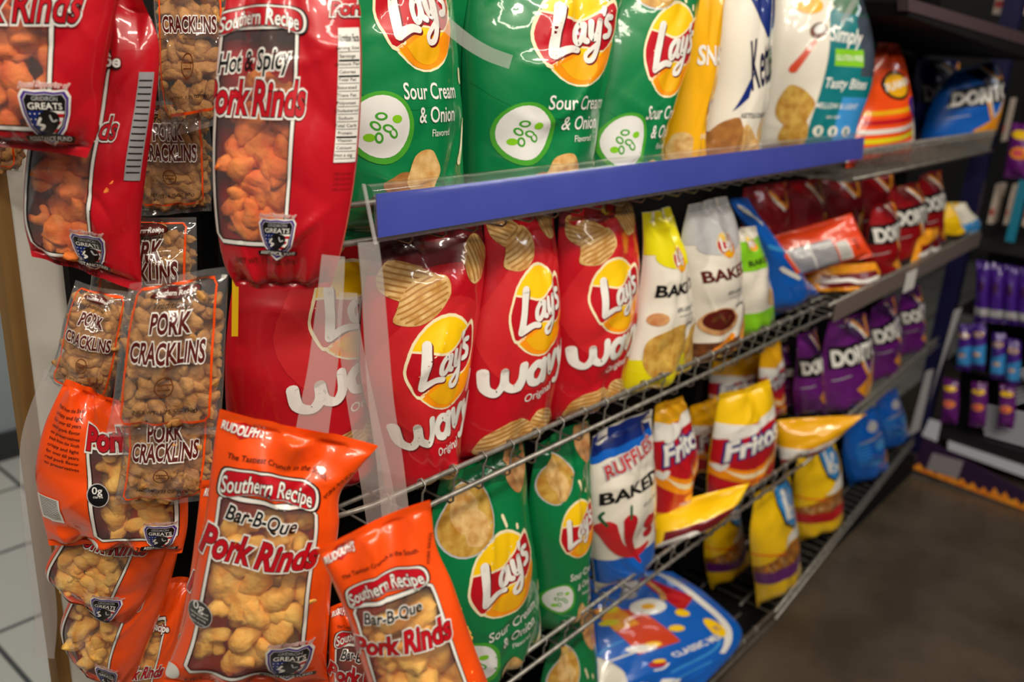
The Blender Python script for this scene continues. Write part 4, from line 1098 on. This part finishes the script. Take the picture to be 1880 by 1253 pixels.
chips('corn_snack_bag', 'yellow corn snack bag with a purple band and blue shield on the lowest shelf',
      [(1392, 893, 1448, 878), (1378, 950, 1464, 935), (1378, 1030, 1469, 1015), (1392, 1125, 1446, 1105)], 'yellow', mk_corn('purple'), ay=-.07, Y=.68, t=.042, deck=D4, group=GK, seed=74, H=1.6, nu=22, nv=30)
chips('corn_snack_bag', 'yellow corn snack bag with a red band beside the blue bags on the lowest shelf',
      [(1468, 832, 1532, 808), (1458, 880, 1546, 860), (1458, 950, 1549, 930), (1474, 1035, 1530, 1005)], 'yellow', mk_corn('red'), ay=-.08, Y=.70, t=.042, deck=D4, group=GK, seed=75, H=1.6, nu=22, nv=30)
GC = 'blue chip bags at the far end of the lowest shelf'
chips('tortilla_chip_bag', 'blue bag next to the red banded corn snack bag on the lowest shelf',
      [(1556, 768, 1606, 745), (1546, 820, 1622, 800), (1552, 870, 1634, 850), (1570, 925, 1615, 895)], 'blue', art_cool, Y=.73, t=.04, deck=B4z - .0135, group=GC, seed=76, H=1.4, **LO)
chips('tortilla_chip_bag', 'blue bag at the very end of the lowest shelf, by the navy post',
      [(1608, 732, 1646, 712), (1602, 780, 1664, 760), (1612, 850, 1668, 820)], 'blue', art_cool, Y=.77, t=.04, deck=B4z - .0135, group=GC, seed=77, H=1.4, **LO)

# ================================================================ BAGS HANGING AT THE END OF THE SHELVING
HR = dict(yaw=44, t=.024, q=1.5)
GH = 'red spicy pork rind bags hanging at the shelf end'
bag('pork_rind_bag', 'red spicy pork rind bag hanging nearest the shelf, in front of the green chip bags', 'pork rind bag',
    [(425, -60, 640, -60), (408, 40, 660, 30), (398, 150, 664, 150), (392, 280, 656, 290), (396, 390, 640, 400), (410, 480, 622, 480), (432, 528, 606, 530)], 'red',
    mk_hot(.02, .56, True, .50), depth=.74, H=1.80, group=GH, seed=81, window=(.02, .30 / 1.80, .56, 1.50 / 1.80), wr=.0032,
    fill=('pork_rinds', RINDHOT, (.03, .34, .56, .86), (4, 7), .028), bot=.02, top=.02, **HR)
bag('pork_rind_bag', 'red spicy pork rind bag in the top left photo corner, nearest one there', 'pork rind bag',
    [(-140, -260, 190, -250), (-150, -100, 232, -90), (-140, 40, 210, 40), (-110, 150, 190, 160), (-80, 230, 180, 240), (-40, 262, 160, 290)], 'red',
    mk_badgeside(.72, False), depth=.70, H=1.52, group=GH, seed=82, window=(.06, .30 / 1.52, .72, 1.38 / 1.52),
    fill=('pork_rinds', RINDHOT, (.08, .22, .72, .93), (4, 7), .030), bot=.03, yaw=40, t=.026, q=1.4)
bag('pork_rind_bag', 'red spicy pork rind bag behind the top left one, its emblem beside the cracklins', 'pork rind bag',
    [(100, -30, 262, 0), (90, 80, 292, 80), (70, 180, 286, 190), (50, 290, 268, 320), (45, 400, 258, 430), (60, 470, 262, 535)], 'red',
    mk_badgeside(.62, True, 1.52), depth=.79, H=1.62, group=GH, seed=83, window=(.06, .30 / 1.62, .62, 1.52 / 1.62),
    fill=('pork_rinds', RINDHOT, (.09, .26, .62, .93), (4, 7), .028), bot=.03, yaw=42, t=.026, q=1.4)

GQ = 'clear bags of pork cracklins hanging at the shelf end'
CK = dict(clear=True, H=1.28, yaw=44, t=.018, q=1.2, bot=.05, top=.05, group=GQ, wr=.003)
for i, (lab, r, dp, rad) in enumerate((
        ('clear cracklins bag topmost in the hanging row, beside the large red bag', [(272, -120, 405, -110), (280, -20, 420, -20), (285, 80, 424, 80), (290, 170, 415, 160), (300, 256, 402, 228)], .86, .012),
        ('clear cracklins bag second from the top, shaded beside the red emblem bag', [(235, 190, 380, 180), (245, 260, 388, 260), (250, 330, 390, 330), (250, 398, 388, 388)], .93, .012),
        ('clear cracklins bag peeking in at the left edge under the red bag', [(-90, 140, 40, 150), (-95, 230, 46, 240), (-80, 312, 44, 325)], .84, .012),
        ('clear cracklins bag just under the red emblem bag, third in the hanging row', [(190, 395, 360, 400), (175, 450, 362, 450), (165, 530, 362, 540), (140, 600, 360, 622)], .86, .012),
        ('tilted clear cracklins bag at the left beside the white board', [(138, 515, 240, 540), (120, 580, 232, 610), (104, 650, 218, 690), (82, 700, 196, 750)], .82, .011),
        ('clear cracklins bag with its whole brown title showing, in the middle of the hanging row', [(240, 520, 420, 490), (225, 590, 416, 580), (214, 680, 412, 680), (205, 752, 408, 748), (194, 800, 404, 796)], .775, .012),
        ('clear cracklins bag lowest in the hanging row, above the orange bags', [(222, 730, 400, 726), (226, 800, 398, 790), (220, 870, 392, 862), (206, 930, 380, 918)], .81, .012))):
    bag('cracklins_bag', lab, 'cracklins bag', r, 'white', art_crack, depth=dp, seed=90 + i,
        fill=('pork_cracklins', CRACK, (.07, .13, .93, .92), (7, 8), rad * 1.25), **CK)

GO = 'orange barbecue pork rind bags hanging at the shelf end'
OB = dict(H=1.70, t=.028, q=1.5, group=GO, bot=.035, top=.03)
bag('pork_rind_bag', 'orange barbecue pork rind bag showing its whole front, hanging lowest before the shelf', 'pork rind bag',
    [(404, 750, 694, 822), (395, 805, 652, 870), (388, 860, 624, 908), (378, 940, 622, 965), (358, 1050, 610, 1060), (336, 1150, 602, 1170), (312, 1215, 600, 1225), (296, 1262, 606, 1262)], 'orange',
    art_bbq, depth=.76, seed=101, yaw=44, window=(WBBQ[0], WBBQ[1] / 1.7, WBBQ[2], WBBQ[3] / 1.7), wr=.003,
    fill=('pork_rinds', RIND, (.11, .33, .84, .90), (4, 7), .023), **OB)
bag('pork_rind_bag', 'orange barbecue pork rind bag tilted to the left, hanging under the clear strip', 'pork rind bag',
    [(582, 1005, 790, 918), (612, 1070, 800, 1000), (640, 1140, 830, 1070), (664, 1220, 868, 1180), (690, 1300, 905, 1280), (712, 1380, 930, 1370)], 'orange',
    art_bbq, depth=.72, seed=102, yaw=40, window=(WBBQ[0], WBBQ[1] / 1.7, WBBQ[2], WBBQ[3] / 1.7), wr=.003,
    fill=('pork_rinds', RIND, (.11, .33, .84, .90), (4, 7), .023), **OB)
bag('pork_rind_bag', 'orange barbecue pork rind bag hidden behind the full front one, left edge showing', 'pork rind bag',
    [(372, 880, 560, 890), (362, 960, 560, 960), (348, 1060, 560, 1060), (328, 1170, 560, 1170), (318, 1290, 560, 1290)], 'orange',
    art_bbq, depth=.82, seed=103, yaw=44, window=(WBBQ[0], WBBQ[1] / 1.7, WBBQ[2], WBBQ[3] / 1.7),
    fill=('pork_rinds', RIND, (.11, .33, .84, .90), (4, 6), .019), **OB)
bag('pork_rind_bag', 'orange barbecue pork rind bag low between the two front orange bags', 'pork rind bag',
    [(606, 1118, 720, 1090), (604, 1180, 740, 1170), (602, 1260, 760, 1250), (600, 1360, 770, 1350)], 'orange',
    art_bbq, depth=.80, seed=104, yaw=42, window=(WBBQ[0], WBBQ[1] / 1.7, WBBQ[2], WBBQ[3] / 1.7), **OB)
OS = dict(H=1.45, t=.024, q=1.4, group=GO, bot=.03, top=.03, yaw=44)
bag('pork_rind_bag', 'orange pork rind bag with small print and bar code on its side, beside the board', 'pork rind bag',
    [(118, 700, 240, 740), (82, 780, 300, 800), (66, 860, 340, 880), (76, 940, 345, 960), (92, 1000, 336, 1012)], 'orange', art_orange_side, depth=.85, seed=105,
    window=(.42, .42 / 1.45, .94, 1.26 / 1.45), fill=('pork_rinds', RIND, (.42, .32, .94, .88), (4, 6), .019), **OS)
bag('pork_rind_bag', 'orange pork rind bag with its emblem, hanging under the one with a bar code', 'pork rind bag',
    [(190, 800, 340, 830), (165, 890, 330, 920), (115, 985, 304, 1020), (84, 1048, 268, 1100), (118, 1088, 228, 1160)], 'orange', mk_badgeside(.70, False), depth=.905, seed=106,
    window=(.06, .30 / 1.45, .70, 1.38 / 1.45), fill=('pork_rinds', RIND, (.09, .25, .70, .94), (5, 8), .017), **OS)
bag('pork_rind_bag', 'orange pork rind bag with an emblem at the bottom left of the photo', 'pork rind bag',
    [(215, 880, 345, 905), (185, 980, 330, 1000), (135, 1085, 302, 1105), (112, 1160, 266, 1200), (150, 1228, 232, 1290)], 'orange', mk_badgeside(.66, False), depth=.96, seed=107,
    window=(.06, .30 / 1.45, .66, 1.38 / 1.45), fill=('pork_rinds', RIND, (.09, .25, .66, .94), (5, 8), .017), **OS)
bag('pork_rind_bag', 'orange pork rind bag at the bottom edge, just left of the hidden orange one', 'pork rind bag',
    [(290, 1060, 352, 1066), (262, 1110, 345, 1110), (236, 1180, 335, 1180), (205, 1250, 325, 1250), (180, 1350, 320, 1350)], 'orange', mk_badgeside(.66, False), depth=1.01, seed=108,
    window=(.06, .30 / 1.45, .66, 1.38 / 1.45), fill=('pork_rinds', RIND, (.09, .25, .66, .94), (4, 8), .017), **OS)


# ---------------------------------------------------------------- clear hanger strips and tape
def band(name, label, cat, pts, depth, m, w0, th=.0006, group=None, part='strip', yaw=44):
    a = math.radians(yaw); n = np.array([-math.sin(a), -math.cos(a), 0])
    anchor = P(pts[-1][0], pts[-1][1], depth=depth)
    Q = []
    for x, y in spline(pts, 5):
        r = ray(x, y); Q.append(CAM + r * ((anchor - CAM) @ n / (r @ n)))
    t = empty(name, Q[-1], label, cat, group)
    mb = MB(); v = []; f = []
    for i, p in enumerate(Q):
        d = unit(Q[min(i + 1, len(Q) - 1)] - Q[max(i - 1, 0)]); s = np.cross(d, n); s /= np.linalg.norm(s)
        w = (w0[0] + (w0[1] - w0[0]) * i / (len(Q) - 1)) / 2
        v += [p - s * w, p + s * w, p + s * w - n * th, p - s * w - n * th]
    for i in range(len(Q) - 1):
        for k in range(4): f.append((i * 4 + k, i * 4 + (k + 1) % 4, i * 4 + 4 + (k + 1) % 4, i * 4 + 4 + k))
    f.append((3, 2, 1, 0)); q = (len(Q) - 1) * 4; f.append((q, q + 1, q + 2, q + 3))
    mb.add(v, f).build(part, m, t, False, pofs=tuple(Q[-1]))
    return t


GS = 'clear hanger strips at the shelf end'
band('hanger_strip', 'clear hanger strip from the label strip down to the tilted orange bag', 'hanger strip', [(676, 445), (684, 520), (690, 610), (700, 740), (716, 850), (728, 965)], .77, HANGER, (.016, .024), group=GS)
band('hanger_strip', 'milky hanger strip crossing behind the tilted orange bag tip', 'hanger strip', [(640, 538), (640, 600), (655, 700), (680, 830), (704, 960)], .80, HANGER, (.014, .030), group=GS)
band('hanger_strip', 'milky hanger strip leading to the orange bag that shows its whole front', 'hanger strip', [(612, 470), (605, 560), (592, 680), (575, 780), (562, 880)], .765, HANGER, (.018, .030), group=GS)
band('hanger_strip', 'curved clear strip end sticking out before the green bags at the top', 'hanger strip', [(765, -25), (800, 25), (850, 70), (895, 98), (938, 114)], .78, HANGER, (.012, .012), group=GS)
band('hanger_strip', 'grey strip hanging before the white and teal bag at the top', 'hanger strip', [(1580, -20), (1562, 15), (1545, 42)], 1.55, HANGER, (.02, .012), group=GS, yaw=10)
band('hanger_strip', 'clear hanger strip curving down left of the orange bags by the board', 'hanger strip', [(110, 690), (68, 800), (62, 900), (74, 1040), (84, 1130), (80, 1208)], .98, HANGER, (.03, .022), group=GS)
tp = band('measuring_tape', 'yellow measuring tape strip between the red bag and the red wavy bag', 'tape', [(432, 470), (432, 540), (431, 618)], .86, mat('yellow_tape', (244, 200, 20), rough=.5), (.006, .006), yaw=30, part='tape')


# ================================================================ THE RACK ACROSS THE END
XR = 3.20
NAVY = mat('navy_metal', (16, 16, 54), rough=.4, noise=(22, 22, 66), nscale=12.)
DARK = mat('dark_shelf_metal', (26, 24, 28), rough=.45)
px = [P(x, y, X=XR) for x, y in ((1840, 100), (1690, 797))]
yp = float(np.mean([p[1] for p in px]))
t = empty('display_rack', (XR, yp, 0), 'navy metal display rack standing across the end of the aisle', 'display rack')
oR = (XR, yp, 0)
MB().box((XR - .02, yp - .028, 0), (XR + .02, yp + .028, 2.2)).build('post', NAVY, t, pofs=oR)
MB().box((XR - .02, -.95, 0), (XR + .02, -.90, 2.2)).build('post', NAVY, t, pofs=oR)
MB().box((XR + .42, -.95, 0), (XR + .44, yp, 2.2)).build('backing', BLK, t, pofs=oR)
def rz(x, y): return float(P(x, y, X=XR)[2])
LSTR = mat('pale_label_strip', (176, 174, 178), rough=.4)
STRIPEW = mat('white_slat', (206, 210, 222), rough=.3)
for (x, y, w) in ((1830, 455, .03), (1850, 590, .012), (1830, 690, .012), (1800, 815, .04)):
    z = rz(x, y)
    MB().box((XR - .01, -.9, z - w / 2), (XR + .42, yp - .03, z + w / 2)).build('shelf', DARK, t, pofs=oR)
def strip_px(nm, q, m, th=.004, X=XR - .03):
    pts = [P(x, y, X=X) for x, y in q]
    return MB().hexa(pts, (th, 0, 0)).build(nm, m, t, pofs=oR)
strip_px('label_strip', [(1700, 682), (1714, 678), (1688, 790), (1668, 802)], LSTR)
strip_px('label_strip', [(1752, 570), (1766, 565), (1722, 690), (1706, 740)], LSTR)
strip_px('label_strip', [(1706, 770), (1728, 775), (1720, 812), (1692, 800)], STRIPEW)
m = MB()
for i in range(8):
    a = P(1795 + i * 2, 745 + i * 9, X=XR + .02); b = P(1900, 768 + i * 9.5, X=XR + .02)
    m.hexa([a, b, b + np.array([0, 0, .008]), a + np.array([0, 0, .008])], (.01, 0, 0))
for i in range(8):
    a = P(1846 + i * 1.5, 690 + i * 8, X=XR + .02); b = P(1900, 676 + i * 8.0, X=XR + .02)
    m.hexa([a, b, b + np.array([0, 0, .007]), a + np.array([0, 0, .007])], (.01, 0, 0))
m.build('wire_bin', STRIPEW, t, pofs=oR)
q = [P(x, y, X=XR - .025) for x, y in ((1740, 812), (1900, 868), (1900, 884), (1740, 826))]
MB().hexa(q, (.03, 0, 0)).build('bottom_ledge', STRIPEW, t, pofs=oR)

# purple floor sign with flames
t = empty('kick_sign', P(1780, 890, X=3.0), 'dark purple kick board with orange flames and a grey label at the rack foot', 'sign')
oS = tuple(P(1780, 890, X=3.0))
XS = 3.0
q = [P(x, y, X=XS) for x, y in ((1694, 806), (1765, 842), (1895, 912), (1895, 944), (1676, 862))]
board_ = MB().add(q + [p + np.array([.012, 0, 0]) for p in q], [(0, 1, 2, 3, 4), (9, 8, 7, 6, 5), (0, 5, 6, 1), (1, 6, 7, 2), (2, 7, 8, 3), (3, 8, 9, 4), (4, 9, 5, 0)]).build('board', mat('purple_board', (44, 22, 56), rough=.4), t, pofs=oS)
fl = []
rnd = random.Random(4)
for i in range(23):
    f_ = i / 22; x = 1678 + 217 * f_; yb_ = 862 + 80 * f_
    fl.append((x, yb_ - (rnd.uniform(14, 22) if i % 2 else rnd.uniform(4, 9))))
v = [P(x, y, X=XS - .002) for x, y in fl] + [P(1895, 943, X=XS - .002), P(1677, 861.5, X=XS - .002)]
tri = [tuple(q_) for q_ in tessellate_polygon([[Vector((p[1], p[2], 0)) for p in v]])]
MB().add(v, tri).build('flames', mat('flame_orange', (226, 120, 24), rough=.5, noise=(240, 160, 40), nscale=40.), board_, pofs=oS)
MB().hexa([P(x, y, X=XS - .003) for x, y in ((1712, 832), (1769, 848), (1758, 880), (1700, 862))], (.002, 0, 0)).build('label_panel', mat('grey_label', (136, 132, 136), rough=.5), board_, pofs=oS)

# packets hanging on the rack
CR = dict(X=XR - .03, yaw=90, nu=10, nv=14, t=.02)
proto = {}
def packet(kind, label, group, rows):
    base, art = {'plain': ('violet', art_candy_plain), 'mix': ('violet', art_candy), 'gold': ('purple', art_candy_gold)}[kind]
    return bag('candy_packet', label, 'candy packet', rows, base, art, H=1.5, group=group, seed=int(rows[0][0]), **CR)
GA, GB, GG = 'plain purple packets in the upper rack row', 'purple and blue packets in the middle rack row', 'purple and gold packets in the lower rack row'
for i, x in enumerate((1806, 1832, 1858, 1884)):
    packet('plain', ('plain purple packet nearest the navy post, upper rack row', 'second plain purple packet from the navy post, upper rack row', 'third plain purple packet from the navy post, upper rack row', 'plain purple packet cut by the right photo edge')[i],
           GA, [(x - 13, 478 + i * 4, x + 12, 482 + i * 4), (x - 15, 530 + i * 4, x + 11, 534 + i * 4), (x - 18, 588 + i * 3, x + 8, 592 + i * 3)])
for i, (x, y) in enumerate(((1772, 594), (1798, 592), (1834, 610), (1862, 622))):
    packet('mix', ('purple and blue packet nearest the navy post, middle rack row', 'purple and blue packet second from the navy post, middle rack row', 'purple and blue packet third from the navy post, middle rack row', 'purple and blue packet fourth from the navy post, middle rack row')[i],
           GB, [(x - 12, y, x + 13, y + 3), (x - 14, y + 40, x + 12, y + 43), (x - 17, y + 84, x + 9, y + 88)])
for i, (x, y) in enumerate(((1746, 694), (1798, 700), (1850, 704))):
    packet('gold', ('purple and gold packet nearest the navy post, lower rack row', 'purple and gold packet in the middle of the lower rack row', 'purple and gold packet before the white slats, lower rack row')[i],
           GG, [(x - 14, y, x + 14, y + 4), (x - 16, y + 40, x + 15, y + 44), (x - 20, y + 82, x + 11, y + 84)])
packet('gold', 'purple packet with yellow spot high on the rack at the right photo edge', GG, [(1858, 225, 1900, 230), (1850, 270, 1900, 275), (1842, 325, 1895, 330)])
# cartons behind
CART = mat('cream_carton', (206, 190, 176), rough=.6); CRED = mat('carton_red', (190, 60, 56), rough=.6)
def carton(label, x0, y0, x1, y1, X):
    a, b = P(x0, y1, X=X), P(x1, y0, X=X)
    tt = empty('carton', (X, (a[1] + b[1]) / 2, a[2]), label, 'carton', 'cream cartons on the rack')
    cb_ = MB().box((X, min(a[1], b[1]), a[2]), (X + .08, max(a[1], b[1]), b[2])).build('box', CART, tt, pofs=tuple(tt.location))
    z = a[2] + (b[2] - a[2]) * .22
    MB().box((X - .001, min(a[1], b[1]) + .002, z), (X + .001, max(a[1], b[1]) - .002, z + .02)).build('red_print', CRED, cb_, pofs=tuple(tt.location))
carton('cream carton with red print beside the navy post', 1812, 340, 1838, 410, XR + .1)
carton('cream carton with red print left of the teal bar', 1842, 340, 1864, 412, XR + .1)
carton('cream carton right of the teal bar at the photo edge', 1876, 340, 1905, 415, XR + .1)
carton('beige carton in the top right photo corner', 1822, -30, 1900, 26, XR + .1)
carton('cream carton high on the rack next to the navy post', 1838, 180, 1856, 260, XR + .1)
a, b = P(1860, 445, X=XR - .035), P(1872, 330, X=XR - .035)
t = empty('teal_bar', tuple(a), 'teal upright bar before the cream cartons on the rack', 'bar')
MB().box((XR - .04, min(a[1], b[1]) - .004, a[2]), (XR - .03, max(a[1], b[1]), b[2])).build('bar', mat('teal_metal', (20, 120, 150), rough=.4), t, pofs=tuple(a))

# dark header board over the far bay
t = empty('header_board', tuple(P(1700, 30, Y=.60)), 'black sloping header board over the far bay', 'header board')
oH = tuple(P(1700, 30, Y=.60))
q = [P(x, y, Y=.60) for x, y in ((1668, 5), (1900, 90), (1900, 112), (1668, 30))]
MB().hexa(q, (0, .30, 0)).build('board', BLK, t, pofs=oH)
q = [P(x, y, Y=.598) for x, y in ((1668, -4), (1900, 66), (1900, 88), (1668, 20))]
MB().hexa(q, (0, .02, 0)).build('rim', mat('mauve_rim', (74, 58, 62), rough=.5), t, pofs=oH)
